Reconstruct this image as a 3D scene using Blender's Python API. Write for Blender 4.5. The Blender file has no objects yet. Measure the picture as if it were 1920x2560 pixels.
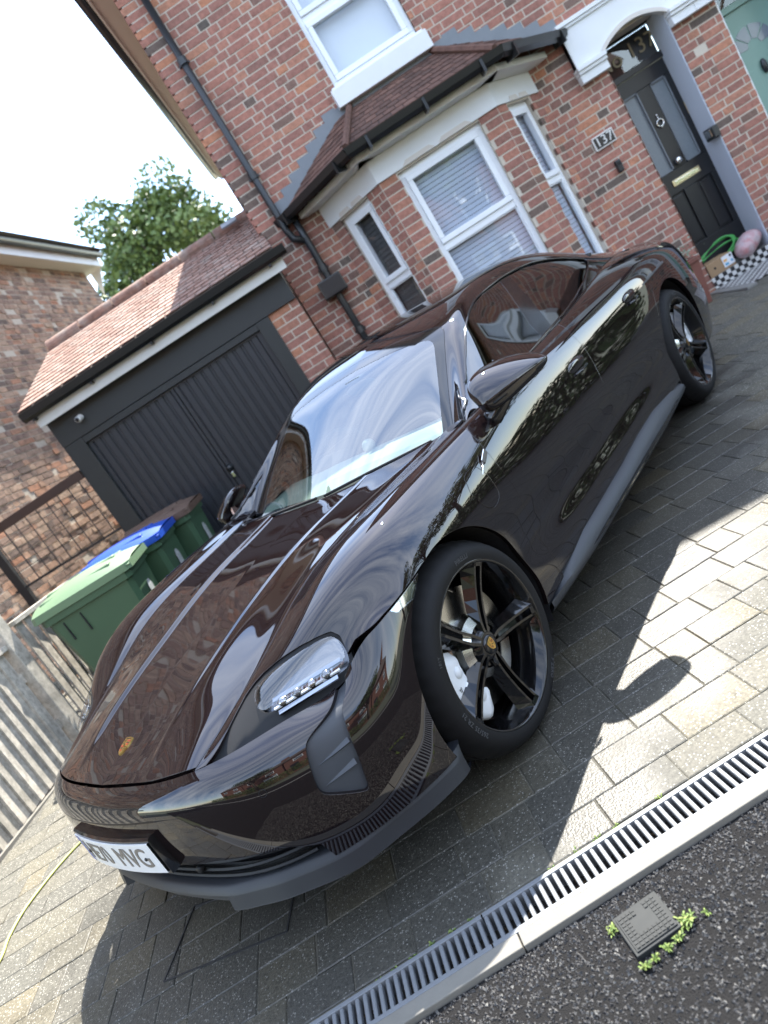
import bpy, bmesh, math, random
import numpy as np
from mathutils import Matrix, Vector
rnd = random.Random(7)
nrng = np.random.default_rng(11)
C = bpy.context.scene.collection
# ---------------------------------------------------------------- camera
cam_d = bpy.data.cameras.new('camera'); cam = bpy.data.objects.new('camera', cam_d); C.objects.link(cam)
CAM = (0.0, 0.0, 1.3305)
_R = np.array([[0.848652, -0.038062, -0.52758], [-0.523488, -0.203421, -0.827394], [-0.075829, 0.978351, -0.192559]])
_m = Matrix.Identity(4)
for _i in range(3):
    _m[_i][0] = _R[0][_i]; _m[_i][1] = -_R[1][_i]; _m[_i][2] = -_R[2][_i]; _m[_i][3] = CAM[_i]
cam.matrix_world = _m
cam_d.sensor_fit = 'VERTICAL'; cam_d.sensor_height = 24.0; cam_d.lens = 24.0*1823.72/2560
cam_d.clip_start = 0.02; cam_d.clip_end = 600
cam_d.dof.use_dof = True; cam_d.dof.focus_distance = 2.45; cam_d.dof.aperture_fstop = 1.7
bpy.context.scene.camera = cam
# ---------------------------------------------------------------- sky and sun
SUN = Vector((0.185, 0.557, 0.809)).normalized()
world = bpy.data.worlds.new('World'); bpy.context.scene.world = world; world.use_nodes = True
nt = world.node_tree; nt.nodes.clear()
wo = nt.nodes.new('ShaderNodeOutputWorld'); bg = nt.nodes.new('ShaderNodeBackground')
sky = nt.nodes.new('ShaderNodeTexSky'); sky.sky_type = 'NISHITA'; sky.sun_disc = False
sky.sun_elevation = math.asin(SUN.z); sky.sun_rotation = math.atan2(SUN.x, SUN.y)
sky.air_density = 1.0; sky.dust_density = .25; sky.ozone_density = 1.2
tc = nt.nodes.new('ShaderNodeTexCoord'); mp = nt.nodes.new('ShaderNodeMapping')
mp.inputs['Scale'].default_value = (.9, 5.5, 1.6); mp.inputs['Rotation'].default_value = (0.35, 0.25, 0.75)
nz = nt.nodes.new('ShaderNodeTexNoise'); nz.inputs['Scale'].default_value = 1.25; nz.inputs['Detail'].default_value = 10; nz.inputs['Roughness'].default_value = .58; nz.inputs['Distortion'].default_value = .1
rp = nt.nodes.new('ShaderNodeValToRGB'); rp.color_ramp.elements[0].position = .36; rp.color_ramp.elements[1].position = 1.0
mxs = nt.nodes.new('ShaderNodeMix'); mxs.data_type = 'RGBA'; mxs.inputs[7].default_value = (8.0, 8.4, 9.0, 1)
nt.links.new(tc.outputs['Generated'], mp.inputs['Vector']); nt.links.new(mp.outputs[0], nz.inputs['Vector'])
nt.links.new(nz.outputs[0], rp.inputs[0]); nt.links.new(rp.outputs[0], mxs.inputs[0]); nt.links.new(sky.outputs[0], mxs.inputs[6])
nt.links.new(mxs.outputs[2], bg.inputs[0]); bg.inputs[1].default_value = 0.15; nt.links.new(bg.outputs[0], wo.inputs[0])
sun_d = bpy.data.lights.new('sun', 'SUN'); sun_d.energy = 4.4; sun_d.angle = math.radians(.53); sun_d.color = (1, .95, .87)
sun_o = bpy.data.objects.new('sun', sun_d); C.objects.link(sun_o); sun_o.rotation_euler = SUN.to_track_quat('Z', 'Y').to_euler(); sun_o.location = (0, 5, 30)
vs = bpy.context.scene.view_settings
vs.view_transform = 'Standard'; vs.look = 'None'; vs.exposure = 2.2; vs.gamma = 1.0; vs.use_curve_mapping = False
bpy.context.scene.cycles.max_bounces = 10; bpy.context.scene.cycles.transparent_max_bounces = 16
bpy.context.scene.cycles.glossy_bounces = 5; bpy.context.scene.cycles.caustics_reflective = False; bpy.context.scene.cycles.caustics_refractive = False
# ---------------------------------------------------------------- the frame of the sloping drive (car and paving share it)
GO = np.array([-0.838233, 2.856201, 0.0])
GF = np.array([-0.643709, -0.765188, -0.011244]); GL = np.array([0.765083, -0.643157, -0.031572]); GU = np.array([0.016927, -0.028926, 0.999438])
def gz(x, y): return -(GU[0]*(x-GO[0])+GU[1]*(y-GO[1]))/GU[2]
def gmat(x, y, rz, dz=0.0):
    """matrix of a thing standing on the drive, turned by rz"""
    u = np.array([math.cos(rz), math.sin(rz), 0]); u = u-GU*(u@GU); u /= np.linalg.norm(u); v = np.cross(GU, u)
    m = Matrix.Identity(4)
    for i in range(3): m[i][0] = u[i]; m[i][1] = v[i]; m[i][2] = GU[i]
    m[0][3] = x; m[1][3] = y; m[2][3] = gz(x, y)+dz
    return m
def proj_px(P):
    q = (np.atleast_2d(P)-np.array(CAM))@_R.T
    z = np.maximum(q[:, 2], 1e-3)
    return np.c_[960+1823.72*q[:, 0]/z, 1280+1823.72*q[:, 1]/z], q[:, 2]
# ---------------------------------------------------------------- mesh helpers
class MB:
    """collects verts and faces of one mesh"""
    def __init__(s): s.v = []; s.f = []; s.tint = []
    def add(s, vs, fs):
        b = len(s.v); s.v.extend([tuple(map(float, p)) for p in vs]); s.f.extend([tuple(b+i for i in f) for f in fs]); return s
    def box(s, x0, x1, y0, y1, z0, z1):
        v = [(x, y, z) for x in (x0, x1) for y in (y0, y1) for z in (z0, z1)]
        return s.add(v, [(0, 1, 3, 2), (4, 6, 7, 5), (0, 4, 5, 1), (2, 3, 7, 6), (0, 2, 6, 4), (1, 5, 7, 3)])
    def obox(s, c, u, v, w):
        c, u, v, w = map(np.asarray, (c, u, v, w))
        P = [c+a*u+b*v+d*w for a in (-1, 1) for b in (-1, 1) for d in (-1, 1)]
        fl = np.dot(np.cross(u, v), w) < 0
        F = [(0, 1, 3, 2), (4, 6, 7, 5), (0, 4, 5, 1), (2, 3, 7, 6), (0, 2, 6, 4), (1, 5, 7, 3)]
        return s.add(P, [f[::-1] for f in F] if fl else F)
    def beam(s, a, b, w, h, up=(0, 0, 1)):
        a, b = np.asarray(a, float), np.asarray(b, float); d = b-a; L = np.linalg.norm(d); d /= L
        up = np.asarray(up, float); sd = np.cross(d, up); sd /= np.linalg.norm(sd); u2 = np.cross(sd, d)
        return s.obox((a+b)/2, d*L/2, sd*w/2, u2*h/2)
    def prism(s, poly, n):
        """poly: list of 3D points, n: extrusion vector"""
        P = [np.asarray(p, float) for p in poly]; k = len(P); n = np.asarray(n, float)
        nn = sum((np.cross(P[i]-P[0], P[(i+1) % k]-P[0]) for i in range(1, k)), np.zeros(3))
        if nn@n < 0: P = P[::-1]
        return s.add(P+[p+n for p in P], [tuple(range(k))[::-1], tuple(range(k, 2*k))]+[(i, (i+1) % k, k+(i+1) % k, k+i) for i in range(k)])
    def tube(s, pts, r, n=8, cap=True, closed=False):
        pts = [np.asarray(p, float) for p in pts]; m = len(pts); rs = r if hasattr(r, '__len__') else [r]*m
        t = [(pts[(i+1) % m]-pts[i-1]) if closed else (pts[min(i+1, m-1)]-pts[max(i-1, 0)]) for i in range(m)]
        t = [a/max(np.linalg.norm(a), 1e-9) for a in t]
        ref = np.array([0, 0, 1.]) if abs(t[0][2]) < .9 else np.array([1., 0, 0])
        V = []; nx = np.cross(t[0], ref); nx /= np.linalg.norm(nx)
        for i in range(m):
            nx = nx-t[i]*(nx@t[i]); nx /= max(np.linalg.norm(nx), 1e-9); by = np.cross(t[i], nx)
            for k in range(n):
                a = 2*math.pi*k/n; V.append(pts[i]+rs[i]*(math.cos(a)*nx+math.sin(a)*by))
        F = []
        for i in range(m if closed else m-1):
            j = (i+1) % m
            for k in range(n): F.append((i*n+k, i*n+(k+1) % n, j*n+(k+1) % n, j*n+k))
        if cap and not closed: F += [tuple(range(n))[::-1], tuple(range((m-1)*n, m*n))]
        return s.add(V, F)
    def lathe(s, prof, n=32, axis='z', c=(0, 0, 0), a0=0., a1=2*math.pi):
        full = abs(a1-a0-2*math.pi) < 1e-6; m = n if full else n+1; V = []
        for i in range(m):
            a = a0+(a1-a0)*i/n
            for r, h in prof:
                x, y, z = r*math.cos(a), r*math.sin(a), h
                V.append((c[0]+x, c[1]+y, c[2]+z) if axis == 'z' else (c[0]+x, c[1]+z, c[2]+y))
        k = len(prof); F = []
        for i in range(n):
            j = (i+1) % m
            for q in range(k-1):
                f = (i*k+q, j*k+q, j*k+q+1, i*k+q+1); F.append(f if axis == 'z' else f[::-1])
        return s.add(V, F)
    def sphere(s, c, rx, ry, rz, nu=16, nv=10):
        V = []; F = []
        for j in range(nv+1):
            th = math.pi*j/nv
            for i in range(nu):
                a = 2*math.pi*i/nu; V.append((c[0]+rx*math.sin(th)*math.cos(a), c[1]+ry*math.sin(th)*math.sin(a), c[2]-rz*math.cos(th)))
        for j in range(nv):
            for i in range(nu):
                F.append((j*nu+i, j*nu+(i+1) % nu, (j+1)*nu+(i+1) % nu, (j+1)*nu+i))
        return s.add(V, F)
    def grid(s, G, flip=False):
        n, m = len(G), len(G[0]); V = [p for r in G for p in r]
        F = [(i*m+j, (i+1)*m+j, (i+1)*m+j+1, i*m+j+1) for i in range(n-1) for j in range(m-1)]
        return s.add(V, [f[::-1] for f in F] if flip else F)
    def moved(s, M):
        M = np.array(M); v = np.array(s.v); s.v = [tuple(p) for p in v@M[:3, :3].T+M[:3, 3]]; return s

def mesh_obj(name, v, f, mat, parent=None, smooth=False, normals=None, tint=None):
    me = bpy.data.meshes.new(name); me.from_pydata(v, [], f)
    mats = mat if isinstance(mat, (list, tuple)) else [mat]
    for m in mats: me.materials.append(m)
    if smooth: me.polygons.foreach_set('use_smooth', [True]*len(me.polygons))
    if normals is not None: me.normals_split_custom_set_from_vertices(normals)
    if tint is not None:
        at = me.attributes.new('tint', 'FLOAT', 'FACE'); at.data.foreach_set('value', tint)
    me.update()
    o = bpy.data.objects.new(name, me); C.objects.link(o)
    if parent is not None: o.parent = parent
    return o
def build(mb, name, mat, parent=None, smooth=False, auto=None, bevel=0, tint=None):
    o = mesh_obj(name, mb.v, mb.f, mat, parent, smooth or auto is not None, tint=tint)
    if auto is not None:
        o.data.set_sharp_from_angle(angle=math.radians(auto))
    if bevel:
        b = o.modifiers.new('bevel', 'BEVEL'); b.width = bevel; b.segments = 2; b.limit_method = 'ANGLE'; b.angle_limit = math.radians(40)
    return o
def tag(o, label=None, cat=None, group=None, kind=None):
    if label: o['label'] = label
    if cat: o['category'] = cat
    if group: o['group'] = group
    if kind: o['kind'] = kind
    return o
def empty(name, label, cat, M=None, group=None):
    o = bpy.data.objects.new(name, None); C.objects.link(o); o.empty_display_size = .2
    if M is not None: o.matrix_world = M
    return tag(o, label, cat, group)
def loc(x, y, z, rz=0): return Matrix.Translation((x, y, z)) @ Matrix.Rotation(rz, 4, 'Z')
def inst(name, me, M, parent=None):
    o = bpy.data.objects.new(name, me); C.objects.link(o)
    if parent is not None: o.parent = parent
    o.matrix_local = M
    return o
def text_mesh(txt, size=1.0, depth=0.0, spacing=1.0, res=3):
    cu = bpy.data.curves.new('lettering', 'FONT'); cu.body = txt; cu.size = size; cu.extrude = depth; cu.align_x = 'CENTER'; cu.align_y = 'CENTER'
    cu.space_character = spacing; cu.resolution_u = res
    ob = bpy.data.objects.new('lettering', cu); C.objects.link(ob)
    dg = bpy.context.evaluated_depsgraph_get(); me = ob.evaluated_get(dg).to_mesh()
    v = np.array([tuple(p.co) for p in me.vertices]); f = [tuple(p.vertices) for p in me.polygons]
    ob.evaluated_get(dg).to_mesh_clear(); bpy.data.objects.remove(ob); bpy.data.curves.remove(cu)
    return v, f
# ---------------------------------------------------------------- materials
MATS = {}
def mat(name, col, rough=.6, metal=0., spec=.5, noise=None, bump=None, **kw):
    m = bpy.data.materials.new(name); m.use_nodes = True; MATS[name] = m
    n = m.node_tree; b = n.nodes['Principled BSDF']
    b.inputs['Base Color'].default_value = (*col, 1); b.inputs['Roughness'].default_value = rough
    b.inputs['Metallic'].default_value = metal; b.inputs['Specular IOR Level'].default_value = spec
    for k, v in kw.items():
        key = {'coat': 'Coat Weight', 'coat_rough': 'Coat Roughness', 'coat_ior': 'Coat IOR', 'trans': 'Transmission Weight', 'ior': 'IOR', 'alpha': 'Alpha', 'sss': 'Subsurface Weight'}[k]
        b.inputs[key].default_value = v
    tcn = n.nodes.new('ShaderNodeTexCoord')
    if noise:                        # (scale, amount, colour2, detail) mixes towards colour2
        sc, amt, c2 = noise[:3]; det = noise[3] if len(noise) > 3 else 6
        t = n.nodes.new('ShaderNodeTexNoise'); t.inputs['Scale'].default_value = sc; t.inputs['Detail'].default_value = det; t.inputs['Roughness'].default_value = .65
        r = n.nodes.new('ShaderNodeValToRGB'); r.color_ramp.elements[0].position = .5-.22; r.color_ramp.elements[1].position = .5+.25
        r.color_ramp.elements[1].color = (amt, amt, amt, 1)
        x = n.nodes.new('ShaderNodeMix'); x.data_type = 'RGBA'; x.inputs[6].default_value = (*col, 1); x.inputs[7].default_value = (*c2, 1)
        n.links.new(tcn.outputs['Object'], t.inputs['Vector']); n.links.new(t.outputs[0], r.inputs[0]); n.links.new(r.outputs[0], x.inputs[0]); n.links.new(x.outputs[2], b.inputs['Base Color'])
    if bump:                         # (scale, strength, distance)
        t = n.nodes.new('ShaderNodeTexNoise'); t.inputs['Scale'].default_value = bump[0]; t.inputs['Detail'].default_value = 5
        bp = n.nodes.new('ShaderNodeBump'); bp.inputs['Strength'].default_value = bump[1]; bp.inputs['Distance'].default_value = bump[2]
        n.links.new(tcn.outputs['Object'], t.inputs['Vector']); n.links.new(t.outputs[0], bp.inputs['Height']); n.links.new(bp.outputs[0], b.inputs['Normal'])
    return m
def ramp_mat(name, stops, src='random', rough=.85, bump=None, fleck=None, grain=(18, .35), wear=None):
    """base colour picked from a ramp, by object (parts) or by the face attribute 'tint' (joined pieces)"""
    m = bpy.data.materials.new(name); m.use_nodes = True; MATS[name] = m
    n = m.node_tree; b = n.nodes['Principled BSDF']; b.inputs['Roughness'].default_value = rough; b.inputs['Specular IOR Level'].default_value = .3
    if src == 'random':
        s = n.nodes.new('ShaderNodeObjectInfo'); so = s.outputs['Random']
    else:
        s = n.nodes.new('ShaderNodeAttribute'); s.attribute_name = 'tint'; so = s.outputs['Fac']
    r = n.nodes.new('ShaderNodeValToRGB'); cr = r.color_ramp
    while len(cr.elements) < len(stops): cr.elements.new(.5)
    for e, (p, c) in zip(cr.elements, stops): e.position = p; e.color = (*c, 1)
    n.links.new(so, r.inputs[0])
    g = n.nodes.new('ShaderNodeNewGeometry'); t = n.nodes.new('ShaderNodeTexNoise'); t.inputs['Scale'].default_value = grain[0]; t.inputs['Detail'].default_value = 7; t.inputs['Roughness'].default_value = .7
    n.links.new(g.outputs['Position'], t.inputs['Vector'])
    mr = n.nodes.new('ShaderNodeMapRange'); mr.inputs[1].default_value = .3; mr.inputs[2].default_value = .7; mr.inputs[3].default_value = 1-grain[1]; mr.inputs[4].default_value = 1+grain[1]
    n.links.new(t.outputs[0], mr.inputs[0])
    x = n.nodes.new('ShaderNodeMix'); x.data_type = 'RGBA'; x.blend_type = 'MULTIPLY'; x.inputs[0].default_value = 1
    n.links.new(r.outputs[0], x.inputs[6]); n.links.new(mr.outputs[0], x.inputs[7]); out = x.outputs[2]
    if fleck:                        # (scale, threshold, colour): small aggregate flecks
        v = n.nodes.new('ShaderNodeTexVoronoi'); v.inputs['Scale'].default_value = fleck[0]; n.links.new(g.outputs['Position'], v.inputs['Vector'])
        sep = n.nodes.new('ShaderNodeSeparateColor'); n.links.new(v.outputs['Color'], sep.inputs[0])
        a = n.nodes.new('ShaderNodeMath'); a.operation = 'GREATER_THAN'; a.inputs[1].default_value = fleck[1]; n.links.new(sep.outputs[0], a.inputs[0])
        d = n.nodes.new('ShaderNodeMath'); d.operation = 'LESS_THAN'; d.inputs[1].default_value = .42; n.links.new(v.outputs['Distance'], d.inputs[0])
        mm = n.nodes.new('ShaderNodeMath'); mm.operation = 'MULTIPLY'; n.links.new(a.outputs[0], mm.inputs[0]); n.links.new(d.outputs[0], mm.inputs[1])
        y = n.nodes.new('ShaderNodeMix'); y.data_type = 'RGBA'; y.inputs[7].default_value = (*fleck[2], 1)
        n.links.new(mm.outputs[0], y.inputs[0]); n.links.new(out, y.inputs[6]); out = y.outputs[2]
    if wear:                         # (scale, colour, amount): large stains
        t2 = n.nodes.new('ShaderNodeTexNoise'); t2.inputs['Scale'].default_value = wear[0]; t2.inputs['Detail'].default_value = 6; n.links.new(g.outputs['Position'], t2.inputs['Vector'])
        r2 = n.nodes.new('ShaderNodeMapRange'); r2.inputs[1].default_value = .48; r2.inputs[2].default_value = .75; r2.inputs[4].default_value = wear[2]; n.links.new(t2.outputs[0], r2.inputs[0])
        y = n.nodes.new('ShaderNodeMix'); y.data_type = 'RGBA'; y.inputs[7].default_value = (*wear[1], 1)
        n.links.new(r2.outputs[0], y.inputs[0]); n.links.new(out, y.inputs[6]); out = y.outputs[2]
    n.links.new(out, b.inputs['Base Color'])
    if bump:
        t3 = n.nodes.new('ShaderNodeTexNoise'); t3.inputs['Scale'].default_value = bump[0]; t3.inputs['Detail'].default_value = 5; n.links.new(g.outputs['Position'], t3.inputs['Vector'])
        bp = n.nodes.new('ShaderNodeBump'); bp.inputs['Strength'].default_value = bump[1]; bp.inputs['Distance'].default_value = bump[2]
        n.links.new(t3.outputs[0], bp.inputs['Height']); n.links.new(bp.outputs[0], b.inputs['Normal'])
    return m
def glass_mat(name, tint, rough=.0, f0=1.5, dark=None):
    m = bpy.data.materials.new(name); m.use_nodes = True; MATS[name] = m; n = m.node_tree; n.nodes.clear()
    o = n.nodes.new('ShaderNodeOutputMaterial'); fr = n.nodes.new('ShaderNodeFresnel'); fr.inputs[0].default_value = f0
    ge = n.nodes.new('ShaderNodeNewGeometry'); ma = n.nodes.new('ShaderNodeMath'); ma.operation = 'MULTIPLY_ADD'      # thin pane: same reflectance from both faces
    ma.inputs[1].default_value = 1/f0-f0; ma.inputs[2].default_value = f0; n.links.new(ge.outputs['Backfacing'], ma.inputs[0]); n.links.new(ma.outputs[0], fr.inputs[0])
    gl = n.nodes.new('ShaderNodeBsdfGlossy'); gl.inputs['Roughness'].default_value = rough; tr = n.nodes.new('ShaderNodeBsdfTransparent'); tr.inputs[0].default_value = (*tint, 1)
    mx = n.nodes.new('ShaderNodeMixShader'); n.links.new(fr.outputs[0], mx.inputs[0]); n.links.new(tr.outputs[0], mx.inputs[1]); n.links.new(gl.outputs[0], mx.inputs[2]); n.links.new(mx.outputs[0], o.inputs[0])
    return m
BR = [(0., (.11, .092, .080)), (.05, (.19, .125, .10)), (.12, (.27, .135, .108)), (.45, (.33, .155, .120)), (.75, (.37, .170, .125)), (.92, (.41, .200, .135)), (1., (.44, .195, .115))]
ramp_mat('brick', BR, 'random', .9, (45, .35, .004), grain=(26, .3), wear=(1.1, (.16, .085, .065), .4)); ramp_mat('brick_field', BR, 'tint', .9, (45, .35, .004), grain=(26, .3), wear=(1.1, (.16, .085, .065), .4))
BN = [(0., (.15, .115, .095)), (.2, (.25, .17, .13)), (.5, (.33, .225, .165)), (.8, (.42, .30, .215)), (1., (.38, .19, .115))]
ramp_mat('old_brick', BN, 'random', .95, (35, .5, .006), grain=(14, .45)); ramp_mat('old_brick_field', BN, 'tint', .95, (35, .5, .006), grain=(14, .45))
mat('mortar', (.54, .48, .40), .95, noise=(9, .4, (.48, .43, .36)), bump=(60, .4, .004))
mat('old_mortar', (.60, .54, .44), .95, noise=(6, .6, (.26, .22, .17)), bump=(50, .4, .006))
mat('white_render', (.74, .76, .77), .65, noise=(3, .35, (.60, .62, .63)), bump=(30, .1, .003))
mat('upvc', (.80, .83, .86), .28); mat('timber_white', (.70, .70, .68), .5, noise=(4, .5, (.55, .54, .50)))
mat('soffit', (.62, .58, .53), .6); mat('pipe_black', (.018, .021, .024), .35); mat('lead', (.16, .18, .20), .5, noise=(6, .5, (.23, .25, .27)))
mat('gutter_black', (.014, .015, .016), .3)
RT = [(0., (.085, .050, .040)), (.4, (.115, .064, .050)), (.8, (.140, .076, .058)), (1., (.165, .092, .070))]
ramp_mat('bay_tile', RT, 'random', .85, (30, .3, .004)); ramp_mat('bay_tile_field', RT, 'tint', .85, (30, .3, .004))
GT = [(0., (.20, .112, .085)), (.5, (.245, .145, .11)), (1., (.30, .19, .15))]
ramp_mat('garage_tile', GT, 'random', .9, (28, .4, .005), grain=(20, .4), wear=(7, (.34, .31, .27), .7))
mat('anthracite', (.022, .025, .030), .38); mat('anthracite_frame', (.019, .022, .022), .42, noise=(5, .4, (.026, .030, .030)))
mat('door_black', (.010, .011, .013), .35, noise=(8, .3, (.02, .022, .024))); mat('door_green', (.20, .33, .28), .4); mat('chrome', (.75, .75, .74), .12, 1.0)
mat('brass', (.62, .55, .36), .3, 1.0); mat('dark_void', (.012, .012, .013), .8); mat('room', (.10, .10, .10), .9)
mat('blind', (.58, .65, .76), .7); mat('dark_blind', (.10, .10, .10), .7); mat('curtain', (.76, .79, .82), .9, bump=(3, .3, .02))  # blind: blue of the reflected sky is put into its base colour
glass_mat('window_glass', (.88, .90, .92), 0, 2.0); glass_mat('frost', (.34, .37, .40), .35, 1.5)
mat('frosted', (.17, .20, .22), .35, noise=(60, .5, (.26, .29, .31)))
# ---------------------------------------------------------------- ground, road, drive
AD = 0.097                                     # bearing of the drain and of the paving courses
du = np.array([math.cos(AD), math.sin(AD)]); dv = np.array([-math.sin(AD), math.cos(AD)])
D0 = np.array([-0.778, 1.617])                  # a point on the house side of the drain
def gp(u, v, h=0.0):
    x, y = D0+du*u+dv*v
    return (x, y, gz(x, y)+h)
def sheet(name, u0, u1, v0, v1, h, m, nu=1, nv=1):
    mb = MB(); us = np.linspace(u0, u1, nu+1); vs_ = np.linspace(v0, v1, nv+1)
    mb.grid([[gp(u, v, h) for v in vs_] for u in us])
    return tag(build(mb, name, m), kind='structure')
mat('bed_sand', (.085, .078, .060), .95, noise=(40, .6, (.08, .075, .06)))
mat('far_ground', (.09, .095, .07), .95, noise=(.3, .6, (.06, .08, .035)))
gm = MB()
xs = np.linspace(-160, 160, 33)
gm.grid([[(x, y, float(np.clip(gz(x, y), -.25, .25))-.16) for y in xs] for x in xs])
tag(build(gm, 'ground', MATS['far_ground']), kind='structure')
drive = sheet('driveway', -4.6, 9.5, .0, 6.2, -.0045, MATS['bed_sand'])
# paving blocks, course by course from the drain towards the house
PV = [(0., (.082, .078, .064)), (.25, (.092, .087, .070)), (.55, (.100, .093, .073)), (.8, (.108, .099, .074)), (1., (.126, .108, .070))]
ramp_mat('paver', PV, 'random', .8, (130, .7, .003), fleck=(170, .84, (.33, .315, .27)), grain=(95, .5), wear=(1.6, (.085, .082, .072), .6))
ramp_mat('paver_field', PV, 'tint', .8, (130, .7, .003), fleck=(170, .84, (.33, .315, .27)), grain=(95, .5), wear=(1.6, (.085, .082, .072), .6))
pav = []
v = .006; row = 0
while v < 6.05:
    dp = .128 if row == 0 else .158
    u = -4.5+rnd.random()*.3
    while u < 9.3:
        l = rnd.choice((.19, .21, .235)) if row == 0 else rnd.choice((.125, .20, .245, .245))
        pav.append((u, v, l, dp)); u += l
    v += dp; row += 1
pc_ = np.array([gp(u+l/2, v+d/2) for u, v, l, d in pav]); q, dep = proj_px(pc_)
vis = (dep > .3) & (q[:, 0] > -60) & (q[:, 0] < 1980) & (q[:, 1] > -60) & (q[:, 1] < 2620)
# those the car stands on are not in view
cf = (pc_-GO)@np.array([GF, GL]).T
under = (cf[:, 0] < .55) & (cf[:, 0] > -3.6) & (np.abs(cf[:, 1]) < .75)
order = np.argsort(np.where(vis & ~under, dep, 1e3+dep)); solo = set(order[:300].tolist())
def paver_mesh(l, d):
    mb = MB(); e = .0022; c = .0035; l2, d2 = l/2-.0013, d/2-.0013
    top = [(-l2+c, -d2+c, 0), (l2-c, -d2+c, 0), (l2-c, d2-c, 0), (-l2+c, d2-c, 0)]; md = [(-l2, -d2, -e), (l2, -d2, -e), (l2, d2, -e), (-l2, d2, -e)]; bt = [(x, y, -.03) for x, y, z in md]
    mb.add(top+md+bt, [(0, 1, 2, 3)]+[(4+i, 4+(i+1) % 4, (i+1) % 4, i) for i in range(4)]+[(8+i, 8+(i+1) % 4, 4+(i+1) % 4, 4+i) for i in range(4)])
    return mb
pm = {}; rest = MB(); rt = []
for i, (u, v, l, d) in enumerate(pav):
    x, y, z = gp(u+l/2, v+d/2)
    M = gmat(x, y, AD+rnd.gauss(0, .004), rnd.uniform(-.0022, .0008)) @ Matrix.Rotation(rnd.gauss(0, .006), 4, 'X')
    if i in solo:
        k = (round(l, 3), round(d, 3))
        if k not in pm:
            mb = paver_mesh(*k); me = bpy.data.meshes.new('paver'); me.from_pydata(mb.v, [], mb.f); me.materials.append(MATS['paver']); pm[k] = me
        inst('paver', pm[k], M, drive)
    else:
        mb = paver_mesh(l, d).moved(M); rest.add(mb.v, mb.f); rt += [rnd.random()]*len(mb.f)
def wet_shade(m):
    """the paving round the newly washed car is smoother from water, and darkened for both the water and deeper shade, with a ragged edge"""
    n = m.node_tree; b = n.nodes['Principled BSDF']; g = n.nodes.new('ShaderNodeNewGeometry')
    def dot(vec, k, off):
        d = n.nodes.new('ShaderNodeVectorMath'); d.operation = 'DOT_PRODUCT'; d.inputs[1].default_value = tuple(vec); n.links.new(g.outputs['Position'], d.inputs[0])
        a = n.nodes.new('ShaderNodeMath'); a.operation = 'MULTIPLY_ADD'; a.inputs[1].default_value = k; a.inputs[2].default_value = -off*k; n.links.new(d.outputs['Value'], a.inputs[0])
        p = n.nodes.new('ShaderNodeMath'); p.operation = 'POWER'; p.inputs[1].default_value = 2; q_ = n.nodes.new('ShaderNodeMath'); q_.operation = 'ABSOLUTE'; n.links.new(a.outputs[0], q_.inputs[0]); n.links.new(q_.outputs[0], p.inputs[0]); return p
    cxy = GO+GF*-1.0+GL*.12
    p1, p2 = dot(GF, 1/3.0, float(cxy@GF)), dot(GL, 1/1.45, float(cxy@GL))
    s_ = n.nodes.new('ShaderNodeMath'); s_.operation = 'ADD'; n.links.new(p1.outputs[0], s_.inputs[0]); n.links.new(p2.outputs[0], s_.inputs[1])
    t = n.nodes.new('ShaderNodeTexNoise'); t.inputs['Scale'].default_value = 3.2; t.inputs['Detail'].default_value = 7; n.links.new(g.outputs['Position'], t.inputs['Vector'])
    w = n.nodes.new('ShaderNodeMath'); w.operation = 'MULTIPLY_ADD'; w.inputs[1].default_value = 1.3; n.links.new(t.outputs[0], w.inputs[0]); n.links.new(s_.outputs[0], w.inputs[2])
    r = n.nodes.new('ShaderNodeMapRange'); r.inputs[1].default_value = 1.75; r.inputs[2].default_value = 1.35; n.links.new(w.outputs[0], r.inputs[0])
    src = b.inputs['Base Color'].links[0].from_socket; x = n.nodes.new('ShaderNodeMix'); x.data_type = 'RGBA'; x.blend_type = 'MULTIPLY'; x.inputs[7].default_value = (.52, .52, .53, 1)  # multiply tint: real water stain, and shade round the car painted into the colour
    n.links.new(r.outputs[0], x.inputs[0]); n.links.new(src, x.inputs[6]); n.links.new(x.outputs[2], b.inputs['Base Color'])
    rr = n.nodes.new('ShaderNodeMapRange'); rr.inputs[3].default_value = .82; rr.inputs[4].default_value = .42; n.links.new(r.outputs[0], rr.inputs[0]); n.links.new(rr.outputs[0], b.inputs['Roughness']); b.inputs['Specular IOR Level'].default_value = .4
wet_shade(MATS['paver']); wet_shade(MATS['paver_field'])
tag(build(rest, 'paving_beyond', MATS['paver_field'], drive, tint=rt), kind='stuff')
# manhole frame let into the paving
mat('cast_iron', (.020, .020, .021), .55)
# footway of coarse tarmac, concrete edging, road
mat('tarmac', (.016, .0155, .0155), .95, 0, .1, noise=(160, .8, (.010, .0098, .0098)), bump=(260, .9, .006))
foot = sheet('footway', -9, 9.5, -3.4, -.172, -.012, MATS['tarmac'])
sheet('road', -60, 60, -11, -3.52, -.11, MATS['tarmac'])
mat('concrete', (.17, .16, .137), .85, noise=(14, .6, (.12, .113, .096)), bump=(90, .3, .002))
mat('kerbstone', (.36, .35, .33), .85, noise=(10, .5, (.25, .25, .23)))
kb = MB()
for k in range(40):
    u0 = -18+k*.92; a = [gp(u0, -3.52, -.2), gp(u0+.915, -3.52, -.2), gp(u0+.915, -3.4, -.2), gp(u0, -3.4, -.2)]; kb.prism(a, (0, 0, .195))
tag(build(kb, 'kerb', MATS['kerbstone'], bevel=.01), kind='structure')
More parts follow.
